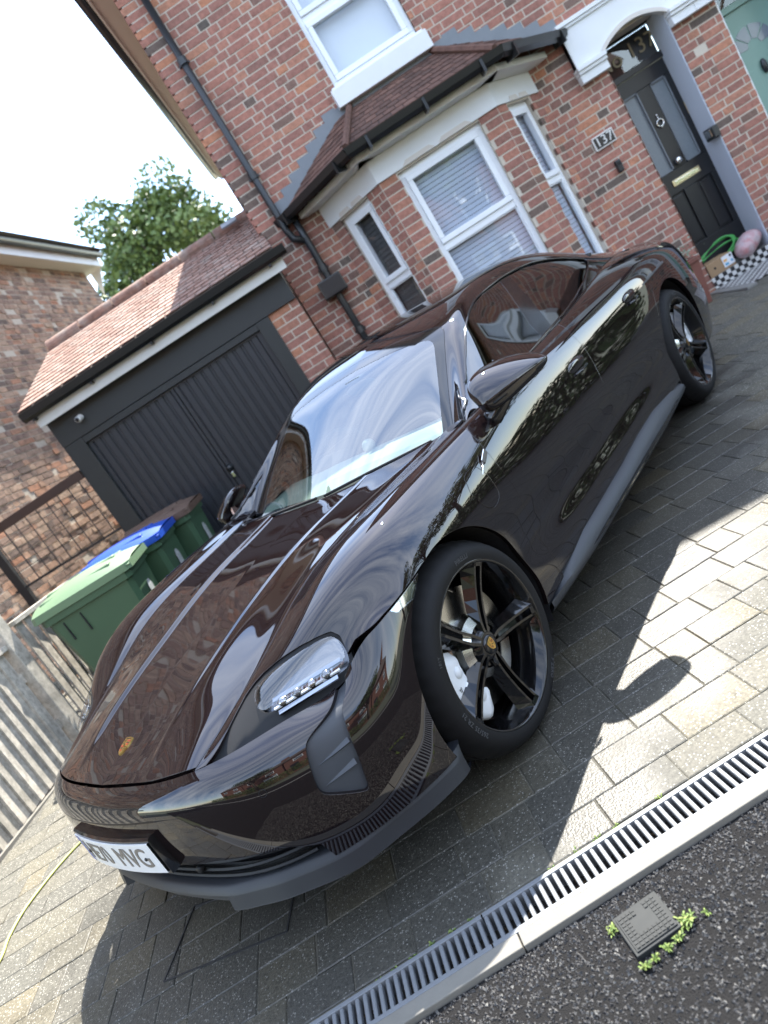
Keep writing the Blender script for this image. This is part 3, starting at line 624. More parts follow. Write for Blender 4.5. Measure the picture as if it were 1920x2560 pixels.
# door opening: reveals
dk = MB(); dk.box(3.30, 3.31, .0, .30, .0, 2.6); build(dk, 'reveal', MATS['mortar'], house)
rj = []; brickwork(rj, (3.31, WY, 0), (0, 1, 0), (1, 0, 0), .0, .30, .02, 2.42, bond='stretcher'); lay(rj, house, 'brick', 'brick_field', 0, HO)
mat('jamb_paint', (.60, .66, .76), .5, noise=(5, .3, (.5, .55, .62)))
mb = MB(); mb.box(3.955, 3.967, .004, .31, .16, 2.56); build(mb, 'jamb', MATS['jamb_paint'], house)
def front_door(parent, x0, x1, y, ho, col, kind):
    """door set: frame, fanlight, leaf with panels and furniture; local coordinates of the house"""
    z0, zt, z2 = .17, 2.175, 2.56; M_ = MATS[col]
    mb = MB()
    for a, b, c, d in ((x0, x0+.045, z0, z2), (x1-.045, x1, z0, z2), (x0+.045, x1-.045, z2-.05, z2), (x0+.045, x1-.045, zt, zt+.06)): mb.box(a, b, y-.05, y+.05, c, d)
    build(mb, 'door_frame', M_, parent, bevel=.005)
    mb = MB(); mb.add([(x0+.045, y, zt+.06), (x1-.045, y, zt+.06), (x1-.045, y, z2-.05), (x0+.045, y, z2-.05)], [(0, 1, 2, 3)]); build(mb, 'fanlight', MATS['window_glass'], parent)
    mb = MB(); mb.box(x0+.045, x1-.045, y+.06, y+.07, zt+.06, z2-.05); build(mb, 'fanlight_backing', MATS['dark_void'], parent)
    a0, a1 = x0+.049, x1-.049; w = a1-a0
    if kind == 'glazed':
        st, mid = .085, .14; g0, g1 = a0+st, a0+(w-mid)/2; h0, h1 = a1-(w-mid)/2, a1-st
        mb = MB()
        for r in ((a0, a1, z0, .50), (a0, a1, 1.02, 1.23), (a0, a1, 2.03, zt-.004), (a0, g0, .50, 1.02), (g1, h0, .50, 1.02), (h1, a1, .50, 1.02), (a0, g0, 1.23, 2.03), (g1, h0, 1.23, 2.03), (h1, a1, 1.23, 2.03)):
            mb.box(r[0], r[1], y-.02, y+.024, r[2], r[3])
        leaf = build(mb, 'door', M_, parent, bevel=.004)
        for p, q in ((g0, g1), (h0, h1)):
            mb = MB(); mb.box(p, q, y, y+.01, 1.23, 2.03); build(mb, 'glass', MATS['frosted'], leaf)
            mb = MB()
            for r in ((p, p+.012, 1.23, 2.03), (q-.012, q, 1.23, 2.03), (p, q, 2.018, 2.03), (p, q, 1.23, 1.242)): mb.box(r[0], r[1], y-.026, y-.002, r[2], r[3])
            build(mb, 'glazing_bead', MATS['lead'], leaf)
            mb = MB(); mb.box(p, q, y, y+.012, .50, 1.02); mb.box(p+.022, q-.022, y-.012, y, .522, .998); build(mb, 'door_panel', M_, leaf, bevel=.006)
        cx = (a0+a1)/2
        mb = MB(); mb.lathe([(0, -.075), (.022, -.073), (.036, -.055), (.036, -.042), (.018, -.030), (.014, -.020), (.024, -.02)], 20, axis='y', c=(cx-.005, y, 1.285)); build(mb, 'knob', MATS['chrome'], leaf, smooth=True)
        mb = MB(); mb.box(cx-.145, cx+.150, y-.032, y-.018, 1.085, 1.145); build(mb, 'letter_plate', MATS['brass'], leaf, bevel=.004)
        mb = MB(); mb.box(cx-.125, cx+.130, y-.036, y-.030, 1.10, 1.132); build(mb, 'letter_flap', MATS['chrome'], leaf, bevel=.003)
        mb = MB(); mb.tube([(cx+.033*math.cos(t), y-.035, 1.675+.033*math.sin(t)) for t in np.linspace(0, 6.28, 18)[:-1]], .0065, 8, closed=True); mb.tube([(cx, y-.03, 1.74), (cx, y-.032, 1.70)], .007, 8); mb.sphere((cx, y-.03, 1.635), .012, .012, .012, 10, 6); mb.sphere((cx, y-.028, 1.75), .010, .010, .014, 10, 6); build(mb, 'knocker', MATS['chrome'], leaf, smooth=True)
        mb = MB(); mb.box(a1-.03, a1-.005, y-.026, y-.018, 1.60, 1.72); build(mb, 'lock_plate', MATS['brass'], leaf, bevel=.002)
    else:
        mb = MB(); mb.box(a0, a1, y-.02, y+.024, z0, zt-.004); leaf = build(mb, 'door', M_, parent, bevel=.004)
        cx = (a0+a1)/2
        for p, q, r, s in ((a0+.08, cx-.05, .35, .95), (cx+.05, a1-.08, .35, .95), (a0+.08, cx-.05, 1.1, 1.62), (cx+.05, a1-.08, 1.1, 1.62)):
            mb = MB(); mb.box(p, q, y-.024, y-.019, r, s); mb.box(p+.03, q-.03, y-.032, y-.024, r+.03, s-.03); build(mb, 'door_panel', M_, leaf, bevel=.004)
        for k in range(4):
            t0, t1 = math.pi*k/4+.05, math.pi*(k+1)/4-.05; ra, rb = .07, .20
            q = [(cx-ra*math.cos(t0), y-.021, 1.80+ra*math.sin(t0)), (cx-ra*math.cos(t1), y-.021, 1.80+ra*math.sin(t1))]+[(cx-rb*math.cos(t), y-.021, 1.80+rb*math.sin(t)) for t in np.linspace(t1, t0, 6)]
            mb = MB(); mb.prism(q, (0, -.004, 0)); build(mb, 'glass', MATS['frost_dark'] if 'frost_dark' in MATS else mat('frost_dark', (.16, .19, .23), .15), leaf)
        mb = MB(); mb.sphere((cx, y-.035, 1.60), .03, .025, .07, 12, 8); build(mb, 'knocker', MATS['pipe_black'], leaf, smooth=True)
    return leaf
front_door(house, 3.31, 4.03, .33, HO, 'door_black', 'glazed')
# painted numerals on the fanlight
mat('gilt', (.34, .29, .18), .5)
v, f = text_mesh('No 137', .20, .0008, 1.0)
mesh_obj('fanlight_lettering', [(3.67+p[0], .318+p[2], 2.37+p[1]) for p in v], [tuple(reversed(q)) for q in f], MATS['gilt'], house).data.flip_normals()
# step, tiled
mat('tile_black', (.02, .02, .023), .3); mat('tile_white', (.62, .62, .60), .3); mat('step_stone', (.22, .215, .20), .8, noise=(12, .5, (.15, .15, .14)))
stp = MB(); stp.box(3.31, 3.955, .03, .40, -.05, .165); build(stp, 'step', MATS['step_stone'], house)
ts = .042; tmw = bpy.data.meshes.new('tile'); tb = MB(); tb.box(-ts/2+.0008, ts/2-.0008, -.004, 0, -ts/2+.0008, ts/2-.0008); tmw.from_pydata(tb.v, [], tb.f); tmw.materials.append(MATS['tile_white'])
tmb = tmw.copy(); tmb.name = 'tile'; tmb.materials.clear(); tmb.materials.append(MATS['tile_black'])
for i in range(15):
    for k in range(3): inst('tile', (tmw, tmb)[(i+k) % 2], Matrix.Translation((3.335+i*ts, .029, .165-ts*(k+.5))), house)
# eaves and hipped roof
rf = MB(); e = .34
es = .20; A1, A2, A3, A4 = (X0-es, -e, eave), (PX, -e, eave), (PX, 7.4+e, eave), (X0-es, 7.4+e, eave); rz = eave+2.7
R1, R2 = (X0+3.2, 3.4, rz), (X0+3.2, 4.2, rz); R3, R4 = (PX, 3.4, rz), (PX, 4.2, rz)
rf.add([A1, A2, R3, R1, A4, R2, A3, R4], [(0, 1, 2, 3), (0, 3, 5, 4), (4, 5, 7, 6), (3, 2, 7, 5)])
mat('slate', (.075, .055, .045), .8, noise=(7, .6, (.11, .075, .058)), bump=(30, .5, .01)); build(rf, 'roof', MATS['slate'], house)
mb = MB(); mb.box(X0-es, PX, -e, 0, eave-.05, eave-.03); mb.box(X0-es, X0, 0, 7.4, eave-.05, eave-.031); build(mb, 'soffit', MATS['soffit'], house)
mb = MB(); mb.box(X0-es-.02, PX, -e-.02, -e, eave-.10, eave+.03); mb.box(X0-es-.02, X0-es, -e, 7.4, eave-.10, eave+.03); build(mb, 'fascia', MATS['timber_white'], house)
mb = MB(); mb.tube([(X0-es-.07, -e-.05, eave+.01), (X0-es-.07, 7.4, eave+.01)], .055, 8); build(mb, 'gutter', MATS['gutter_black'], house, smooth=True)
mb = MB(); mb.tube([(X0-es-.05, -e-.07, eave+.01), (PX, -e-.07, eave+.01)], .055, 8); build(mb, 'gutter', MATS['gutter_black'], house, smooth=True)
ch = MB(); ch.box(PX-.45, PX+.45, 3.3, 4.2, rz-1.2, rz+1.2); build(ch, 'chimney', MATS['brick'], house)
# down pipes
mb = MB(); mb.tube([(.085, -.06, 5.4), (.085, -.06, 2.66), (.10, -.06, 2.56), (.185, -.06, 2.50)], .034, 10); build(mb, 'downpipe', MATS['pipe_black'], house, smooth=True)
mb = MB(); mb.tube([(.20, -.06, 2.72), (.20, -.06, 2.5), (.19, -.06, 2.0), (.185, -.06, .1)], .034, 10); build(mb, 'downpipe', MATS['pipe_black'], house, smooth=True)
for z in (4.3, 3.2, 2.2, 1.55):
    x = .085 if z > 2.6 else .193
    mb = MB(); mb.lathe([(.034, -.03), (.044, -.03), (.044, .03), (.034, .03)], 12, c=(x, -.06, z)); mb.box(x-.055, x+.055, -.012, 0, z-.012, z+.012); build(mb, 'pipe_clip', MATS['pipe_black'], house)
mb = MB(); mb.box(.06, .30, -.17, -.0, 1.93, 2.10); build(mb, 'hopper', MATS['gutter_black'], house, bevel=.012)
# ---------------------------------------------------------------- house 139, mirrored about the party line
h2 = empty('brick_house', 'adjoining red brick house with the pale green front door', 'house', loc(0, WY, 0))
jobs = []; body = MB(); X1 = 8.6
D2 = (2*PX-3.965, 2*PX-3.30, 0, 2.52); W2 = (2*PX-1.988, 2*PX-1.125, 3.43, 4.85); B2 = (2*PX-2.62, 2*PX-.50, 0, 2.62)
panel(body, (0, 0, 0), (1, 0, 0), (0, -1, 0), PX, X1, -.1, eave, [D2, W2, B2]); body.box(X1-.22, X1, .25, 7.4, -.1, eave)
brickwork(jobs, (0, WY, 0), (1, 0, 0), (0, -1, 0), PX, X1, .02, eave, [D2, W2, B2])
build(body, 'wall', MATS['mortar'], h2)
mir = lambda p: np.array([2*PX-p[0], p[1], p[2]])
mf = [(mir(br_), mir(fr_)), (mir(fr_), mir(fl_)), (mir(fl_), mir(bl_))]; bb = MB()
for k, (a, b) in enumerate(mf):
    u = (b-a)/np.linalg.norm(b-a); n = np.array([u[1], -u[0], 0]); L = np.linalg.norm(b-a); w0, w1 = ((.135, .555), (.175, .985), (.175, .595))[k]
    panel(bb, a, u, n, 0, L, -.1, 2.66, [(w0, w1, .86, 2.455)], .2); brickwork(jobs, a, u, n, .004, L-.004, .02, 2.47, [(w0, w1, .86, 2.455)])
    P = pl(a, u, n); Q = lambda aa, z, d=0., P=P: P(aa, z, d)-HO
    window(h2, P, w0, w1, .86, 2.455, d=-.045, fw=.05, mids=(1.735,), back='curtain', org=HO)
    mb = MB(); ubox(mb, Q, -.012, L+.012, 2.47, 2.665, -.05, .022); build(mb, 'lintel_band', MATS['white_render'], h2)
    mb = MB(); ubox(mb, Q, -.03, L+.03, .77, .86, -.1, .055); build(mb, 'stone_sill', MATS['white_render'], h2)
    mb = MB(); ubox(mb, Q, -.09, L+.09, 2.665, 2.72, -.05, .20); build(mb, 'fascia', MATS['timber_white'], h2)
build(bb, 'bay_wall', MATS['mortar'], h2).location = -HO
lay(jobs, h2, 'brick', 'brick_field', 120, HO)
mex = [mir(p) for p in ex[::-1]]; mtp = [mir(p) for p in tp[::-1]]
for i, cc in ((0, 7), (1, 11), (2, 7)): tiles(h2, 'roof_tile', mex[i], mex[i+1], mtp[i+1], mtp[i], 9, cc, 'bay_tile', 'bay_tile_field', 0, HO)
mb = MB()
for i in range(3): mb.prism([mex[i]-HO-[0, 0, .03], mex[i+1]-HO-[0, 0, .03], mtp[i+1]-HO-[0, 0, .03], mtp[i]-HO-[0, 0, .03]], (0, 0, .025))
build(mb, 'bay_roof_deck', MATS['dark_void'], h2)
window(h2, PW, W2[0], W2[1], W2[2]+.015, W2[3], d=-.03, fw=.05, mids=(4.06,), back='curtain', org=HO)
mb = MB(); mb.box(2*PX-2.045, 2*PX-1.06, -.085, 0, 3.265, 3.425); build(mb, 'stone_sill', MATS['white_render'], h2)
porch(3.045, PX-.001, 3.30, 3.965, True, HO, h2)
mb = MB(); mb.box(D2[0]-.002, D2[0]+.012, .004, .31, .16, 2.56); mb.box(D2[1]-.012, D2[1]+.002, .004, .31, .16, 2.56); build(mb, 'jamb', MATS['white_render'], h2)
front_door(h2, D2[0]-.02, D2[1]+.06, .33, HO, 'door_green', 'panelled')
v, f = text_mesh('139', .17, .0008); mesh_obj('fanlight_lettering', [(D2[0]+.35+p[0], .318+p[2], 2.37+p[1]) for p in v], [tuple(reversed(q)) for q in f], MATS['gilt'], h2).data.flip_normals()
rf = MB(); rf.add([(PX, -e, eave), (X1+e, -e, eave), (X1-3.2, 3.4, rz), (PX, 3.4, rz), (X1+e, 7.4+e, eave), (X1-3.2, 4.2, rz), (PX, 7.4+e, eave), (PX, 4.2, rz)], [(0, 1, 2, 3), (1, 4, 5, 2), (4, 6, 7, 5), (3, 2, 5, 7)]); build(rf, 'roof', MATS['slate'], h2)
mb = MB(); mb.box(PX, X1+e, -e-.02, -e, eave-.10, eave+.03); build(mb, 'fascia', MATS['timber_white'], h2)
mb = MB(); mb.tube([(PX, -e-.07, eave+.01), (X1+e, -e-.07, eave+.01)], .055, 8); build(mb, 'gutter', MATS['gutter_black'], h2, smooth=True)
# ---------------------------------------------------------------- garage
GY = 6.9
gar = empty('garage', 'brick garage with a dark grey ribbed up and over door and tiled lean roof', 'garage', loc(-1.5, GY, 0))
GOo = np.array([-1.5, GY, 0.]); gx = lambda x: x+1.5
mb = MB(); mb.box(gx(-.47), gx(-.165), .0, .22, -.1, 2.14); mb.box(gx(-2.74), gx(-2.52), 2.9, 3.0, -.1, 2.4)
mb.box(gx(-.36), gx(-.165), .2, 4.5, -.1, 2.4); mb.box(gx(-2.74), gx(-2.60), .1, 4.5, -.1, 2.4); mb.box(gx(-2.6), gx(-.36), 4.4, 4.5, -.1, 2.4)
build(mb, 'wall', MATS['mortar'], gar)
gj = []; brickwork(gj, (0, GY, 0), (1, 0, 0), (0, -1, 0), -.466, -.168, .06, 2.14, course=.0755, bond='stretcher')
brickwork(gj, (-.165, GY, 0), (0, 1, 0), (1, 0, 0), .0, .28, .06, 2.14, course=.0755, bond='stretcher')
lay(gj, gar, 'brick', 'brick_field', 300, GOo)
mb = MB(); mb.box(gx(-2.735), gx(-.165), -.03, .06, 2.085, 2.40); build(mb, 'lintel_board', MATS['anthracite_frame'], gar, bevel=.004)
for x0, x1 in ((-2.735, -2.535), (-.60, -.468)):
    mb = MB(); mb.box(gx(x0), gx(x1), -.025, .06, .05, 2.083); build(mb, 'door_post', MATS['anthracite_frame'], gar, bevel=.004)
mb = MB(); mb.box(gx(-2.535), gx(-.60), -.02, .05, 2.02, 2.083); build(mb, 'door_head', MATS['anthracite_frame'], gar, bevel=.004)
# ribbed door leaf
def ribbed(x0, x1, n):
    pts = []; p = (x1-x0)/n
    for k in range(n):
        a = x0+k*p; pts += [(a, 0.006), (a+p*.12, .006), (a+p*.2, -.006), (a+p*.82, -.006), (a+p*.9, .006)]
    pts.append((x1, .006)); return pts
dm = MB()
for x0, x1, n in ((-2.49, -1.60, 10), (-1.53, -.645, 10)):
    pr = ribbed(gx(x0), gx(x1), n); dm.grid([[(x, .03+y, .12), (x, .03+y, 2.0)] for x, y in pr])
dm.box(gx(-1.60), gx(-1.575), .018, .04, .10, 2.015); dm.box(gx(-1.565), gx(-1.53), .018, .04, .10, 2.015)
dm.box(gx(-2.533), gx(-2.49), .016, .045, .10, 2.015); dm.box(gx(-.645), gx(-.602), .016, .045, .10, 2.015); dm.box(gx(-2.49), gx(-.645), .016, .045, 2.0, 2.018); dm.box(gx(-2.49), gx(-.645), .016, .045, .10, .14)
gd = build(dm, 'garage_door', MATS['anthracite'], gar, auto=25)
mb = MB(); mb.lathe([(0, -.05), (.018, -.048), (.03, -.03), (.03, -.02), (.04, .01), (.04, .02)], 16, axis='y', c=(gx(-1.545), .015, 1.12)); build(mb, 'handle', MATS['pipe_black'], gd, smooth=True)
mb = MB(); mb.box(gx(-1.562), gx(-1.532), -.02, .016, 1.02, 1.075); build(mb, 'lock', MATS['chrome'], gd, bevel=.003)
# eaves: fascia, soffit, gutter and brackets
mb = MB(); mb.box(gx(-2.74), gx(-.08), -.17, -.15, 2.325, 2.455); build(mb, 'fascia', MATS['timber_white'], gar, bevel=.003)
mb = MB(); mb.box(gx(-2.74), gx(-.08), -.15, .05, 2.385, 2.40); build(mb, 'soffit', MATS['soffit'], gar)
mb = MB(); P0 = [(gx(-2.80), -.17+a, 2.47+b) for a, b in ((0, .03), (-.02, -.03), (-.06, -.055), (-.10, -.03), (-.115, .03), (-.105, .03), (-.06, -.045), (-.012, .025))]; mb.prism(P0, (2.79, 0, 0)); build(mb, 'gutter', MATS['gutter_black'], gar)
for x in (-2.72, -2.1, -1.45, -.8, -.2):
    mb = MB(); mb.box(gx(x)-.012, gx(x)+.012, -.235, -.165, 2.395, 2.45); build(mb, 'gutter_bracket', MATS['gutter_black'], gar)
# roof
eA, eB = np.array([-2.80, GY-.26, 2.515]), np.array([-.10, GY-.26, 2.515]); rA, rB = np.array([-2.80, 8.42, 3.22]), np.array([-.155, 8.42, 3.22])
tiles(gar, 'roof_tile', eA, eB, rB, rA, 14, 17, 'garage_tile', 'garage_tile', 300, GOo, th=.0085)
mb = MB(); mb.prism([eA-GOo-[0, 0, .04], eB-GOo-[0, 0, .04], rB-GOo-[0, 0, .04], rA-GOo-[0, 0, .04]], (0, 0, .035)); mb.prism([rA-GOo-[0, 0, .04], rB-GOo-[0, 0, .04], rB-GOo+[0, 3, -1.2], rA-GOo+[0, 3, -1.2]], (0, 0, .02)); build(mb, 'roof_deck', MATS['slate'], gar)
mb = MB(); mb.prism([eA-GOo+[.02, .1, -.05], rA-GOo+[.02, 0, -.04], rA-GOo+[.02, 2.9, -1.2], eA-GOo+[.02, 4.5, -.3], eA-GOo+[.02, .2, -.12]], (.02, 0, 0)); build(mb, 'gable', MATS['mortar'], gar)
for k in range(6):
    a = rA+(rB-rA)*(k/6+.002); b = rA+(rB-rA)*((k+1)/6-.004); mb = MB()
    mb.prism([a-GOo+np.array([0, .10*math.cos(t), .005+.085*math.sin(t)]) for t in np.linspace(-.35, math.pi+.35, 11)], b-a); build(mb, 'ridge_tile', MATS['garage_tile'], gar)
mb = MB(); mb.obox(rB-GOo+np.array([-.22, -.28, .0]), (.09, 0, 0), (0, .07, .034), (0, -.003, .008)); build(mb, 'lead_flashing', MATS['lead'], gar)
# camera on the lintel board
cmr = empty('security_camera', 'small white security camera fixed on the dark board above the garage door', 'camera', loc(-2.43, GY-.03, 2.235))
mat('white_plastic', (.78, .78, .78), .35)
mb = MB(); mb.lathe([(0, -.012), (.03, -.012), (.03, 0), (0, 0)], 16, axis='y'); build(mb, 'mount', MATS['white_plastic'], cmr)
mb = MB(); mb.sphere((-.005, -.055, -.012), .034, .05, .03, 14, 10); build(mb, 'shell', MATS['white_plastic'], cmr, smooth=True)
mb = MB(); mb.lathe([(0, -.112), (.016, -.108), (.02, -.095)], 12, axis='y', c=(-.005, 0, -.014)); build(mb, 'lens', MATS['dark_void'], cmr)
# ---------------------------------------------------------------- neighbouring house on the left
nb = empty('brick_house', 'neighbouring house with a weathered brick flank wall and white eaves', 'house', loc(-3.6, 9.5, 0))
N0, N1 = np.array([-4.62, 2.2, 0]), np.array([-3.19, 13.35, 0]); nu_ = (N1-N0)/np.linalg.norm(N1-N0); nn_ = np.array([nu_[1], -nu_[0], 0]); NL = np.linalg.norm(N1-N0); NO = np.array([-3.6, 9.5, 0])
mb = MB(); P = pl(N0-NO, nu_, nn_); ubox(mb, P, 0, NL, -.2, 5.1, -.3, 0)
back = pl(N1-NO, -nn_, nu_); ubox(mb, back, .3, 5.0, -.2, 5.1, -.3, 0)
build(mb, 'wall', MATS['old_mortar'], nb)
nj = []; brickwork(nj, N0, nu_, nn_, 0, NL, .0, 5.05, course=.075)
lay(nj, nb, 'old_brick', 'old_brick_field', 300, NO, proud=.005, rough=.003)
mb = MB(); ubox(mb, P, 0, NL+.3, 5.05, 5.09, -.3, .22); build(mb, 'soffit', MATS['soffit'], nb)
mb = MB(); ubox(mb, P, 0, NL+.32, 5.05, 5.22, .22, .242); build(mb, 'fascia', MATS['timber_white'], nb)
mb = MB(); mb.tube([P(-.5, 5.24, .30), P(NL+.34, 5.24, .30)], .06, 8); build(mb, 'gutter', MATS['gutter_black'], nb, smooth=True)
mb = MB(); a, b = P(-.4, 5.28, .42), P(NL+.32, 5.28, .42); c, d = P(NL-3, 7.4, -3.4), P(-.4, 7.4, -3.4); mb.add([a, b, c, d], [(0, 1, 2, 3)]); e2 = P(NL+.32, 5.28, -7.0); mb.add([b, e2, c], [(0, 1, 2)]); build(mb, 'roof', MATS['slate'], nb)
mb = MB(); mb.prism([P(NL+.28, 5.05, .20), P(NL+.28, 5.05, -.02), P(NL+.28, 4.65, -.02)], nu_*.02); build(mb, 'eaves_bracket', MATS['timber_white'], nb)
# ---------------------------------------------------------------- side gate of wire mesh under a brown rail
mat('gate_brown', (.055, .028, .020), .6, noise=(8, .5, (.03, .018, .014))); mat('wire_black', (.012, .012, .013), .5)
gt = empty('mesh_gate', 'black wire mesh side gate under a brown timber rail beside the garage', 'gate', loc(-3.2, 6.86, 0))
gg = lambda x: x+3.2
mb = MB(); mb.beam((gg(-3.95), 0, 1.79), (gg(-2.735), 0, 1.805), .05, .085); build(mb, 'top_rail', MATS['gate_brown'], gt, bevel=.006)
mb = MB(); mb.beam((gg(-3.95), 0, 1.20), (gg(-2.735), 0, 1.19), .022, .022); build(mb, 'bottom_rail', MATS['wire_black'], gt)
for x in (-3.87,): mb = MB(); mb.box(gg(x)-.04, gg(x)+.04, -.03, .03, 0, 1.75); build(mb, 'post', MATS['wire_black'], gt)
for k in range(9):
    x = -3.80+k*.125; mb = MB(); mb.tube([(gg(x), 0, 1.19), (gg(x), 0, 1.76)], .0055, 6); build(mb, 'upright_wire', MATS['wire_black'], gt)
for k in range(3):
    z = 1.35+k*.15; mb = MB(); mb.tube([(gg(-3.87), 0, z), (gg(-2.75), 0, z)], .003, 6); build(mb, 'cross_wire', MATS['wire_black'], gt)
# ---------------------------------------------------------------- timber fence on the left
FD = np.array([.12, .993, 0]); FD /= np.linalg.norm(FD); FN = np.array([FD[1], -FD[0], 0])
ramp_mat('fence_board', [(0., (.34, .315, .265)), (.5, (.44, .405, .34)), (1., (.52, .48, .41))], 'random', .85, (25, .4, .004), grain=(22, .4), wear=(5, (.20, .19, .165), .7))
fe = empty('timber_fence', 'weathered close board timber fence in the sun at the left of the drive', 'fence', loc(-3.1, 4.2, 0)); FO = np.array([-3.1, 4.2, 0])
Fp = pl(np.array([-3.09, 4.40, 0])-FO, FD, FN)
gzf = lambda a: gz(*(np.array([-3.09, 4.40])+FD[:2]*a))
for k in range(24):
    a = .30-k*.108; z0 = gzf(a)+.015
    P_ = [Fp(a, z0, .0), Fp(a-.106, z0, .0), Fp(a-.106, z0, .026), Fp(a, z0, .007)]
    mb = MB(); mb.prism(P_, (0, 0, .89+rnd.uniform(-.006, .006))); build(mb, 'board', MATS['fence_board'], fe)
mb = MB(); ubox(mb, Fp, -2.4, .33, .95, .985, -.03, .045); mb2 = MB(); build(mb, 'cap_rail', MATS['fence_board'], fe, bevel=.004)
mb = MB(); ubox(mb, Fp, -2.4, .33, .30, .37, -.05, .004); build(mb, 'rail', MATS['fence_board'], fe)
mb = MB(); ubox(mb, Fp, -2.4, .33, .70, .77, -.05, .004); build(mb, 'rail', MATS['fence_board'], fe)
mb = MB(); ubox(mb, Fp, .335, .455, .02, 1.19, -.06, .06); build(mb, 'post', MATS['fence_board'], fe, bevel=.006)
mb = MB(); ubox(mb, Fp, -2.4, .33, gzf(-1)-.05, gzf(-1)+.03, -.02, .05); build(mb, 'gravel_board', MATS['concrete'], fe)
f2 = empty('timber_fence', 'lower timber fence panel in shade behind the green bins', 'fence', loc(-2.7, 5.2, 0)); F2 = np.array([-2.7, 5.2, 0])
Fq = pl(np.array([-2.985, 4.86, 0])-F2, FD, FN)
for k in range(12):
    a = .02+k*.11; P_ = [Fq(a+.092, .08, .006), Fq(a, .08, .006), Fq(a, .08, .022), Fq(a+.092, .08, .012)]
    mb = MB(); mb.prism(P_, (0, 0, .98)); build(mb, 'board', MATS['fence_board'], f2)
mb = MB(); ubox(mb, Fq, 0, 1.35, 1.06, 1.09, -.04, .05); build(mb, 'cap_rail', MATS['fence_board'], f2)
mb = MB(); ubox(mb, Fq, 0, 1.35, .5, .57, -.05, .004); build(mb, 'rail', MATS['fence_board'], f2)
# ---------------------------------------------------------------- car body surfaces (car axes: x forward from front axle, y left, z up)
def nspline(t, P):
    """natural cubic spline through P at parameters t, returns an evaluator"""
    t = np.asarray(t, float); P = np.asarray(P, float)
    if P.ndim == 1: P = P[:, None]
    n = len(t); h = np.diff(t)
    A = np.zeros((n, n)); B = np.zeros((n, P.shape[1]))
    A[0, 0] = A[-1, -1] = 1
    for i in range(1, n-1):
        A[i, i-1] = h[i-1]; A[i, i] = 2*(h[i-1]+h[i]); A[i, i+1] = h[i]
        B[i] = 6*((P[i+1]-P[i])/h[i]-(P[i]-P[i-1])/h[i-1])
    M = np.linalg.solve(A, B)
    def ev(x):
        x = np.atleast_1d(np.asarray(x, float))
        k = np.clip(np.searchsorted(t, x)-1, 0, n-2)
        d = h[k][:, None]; a = (t[k+1]-x)[:, None]; b = (x-t[k])[:, None]
        return (M[k]*a**3+M[k+1]*b**3)/(6*d)+(P[k]/d-M[k]*d/6)*a+(P[k+1]/d-M[k+1]*d/6)*b
    return ev
def curve(pts, n):
    pts = np.asarray(pts, float)
    s = np.r_[0, np.cumsum(np.linalg.norm(np.diff(pts, axis=0), axis=1)**.75)]
    return nspline(s, pts)(np.linspace(0, s[-1], n))
def tensor(lines, nv, sharp=None):
    """lines: list of (n,3) arrays of equal length; spline across them -> (n, nv, 3)"""
    L = np.stack(lines, 1)                     # n, m, 3
    d = np.linalg.norm(np.diff(L, axis=1), axis=2).mean(0)
    v = np.r_[0, np.cumsum(d**.8)]
    n, m, _ = L.shape
    ev = nspline(v, L.transpose(1, 0, 2).reshape(m, -1))
    vv = np.interp(np.linspace(0, m-1, nv), np.arange(m), v)
    return ev(vv).reshape(nv, n, 3).transpose(1, 0, 2)

# fore-aft knots of the main shell; every line runs from the nose edge to the tail
XK = [-.4, -.75, -1.2, -1.75, -2.3, -2.75, -3.1, -3.45, -3.8, -3.97]
FRONT = [(.908, 0, .640), (.898, .20, .640), (.884, .33, .640), (.836, .490, .640), (.742, .612, .635), (.628, .722, .632),
         (.492, .828, .636), (.345, .945, .712), (.36, .95, .60), (.36, .95, .48), (.36, .95, .36), (.36, .95, .22)]
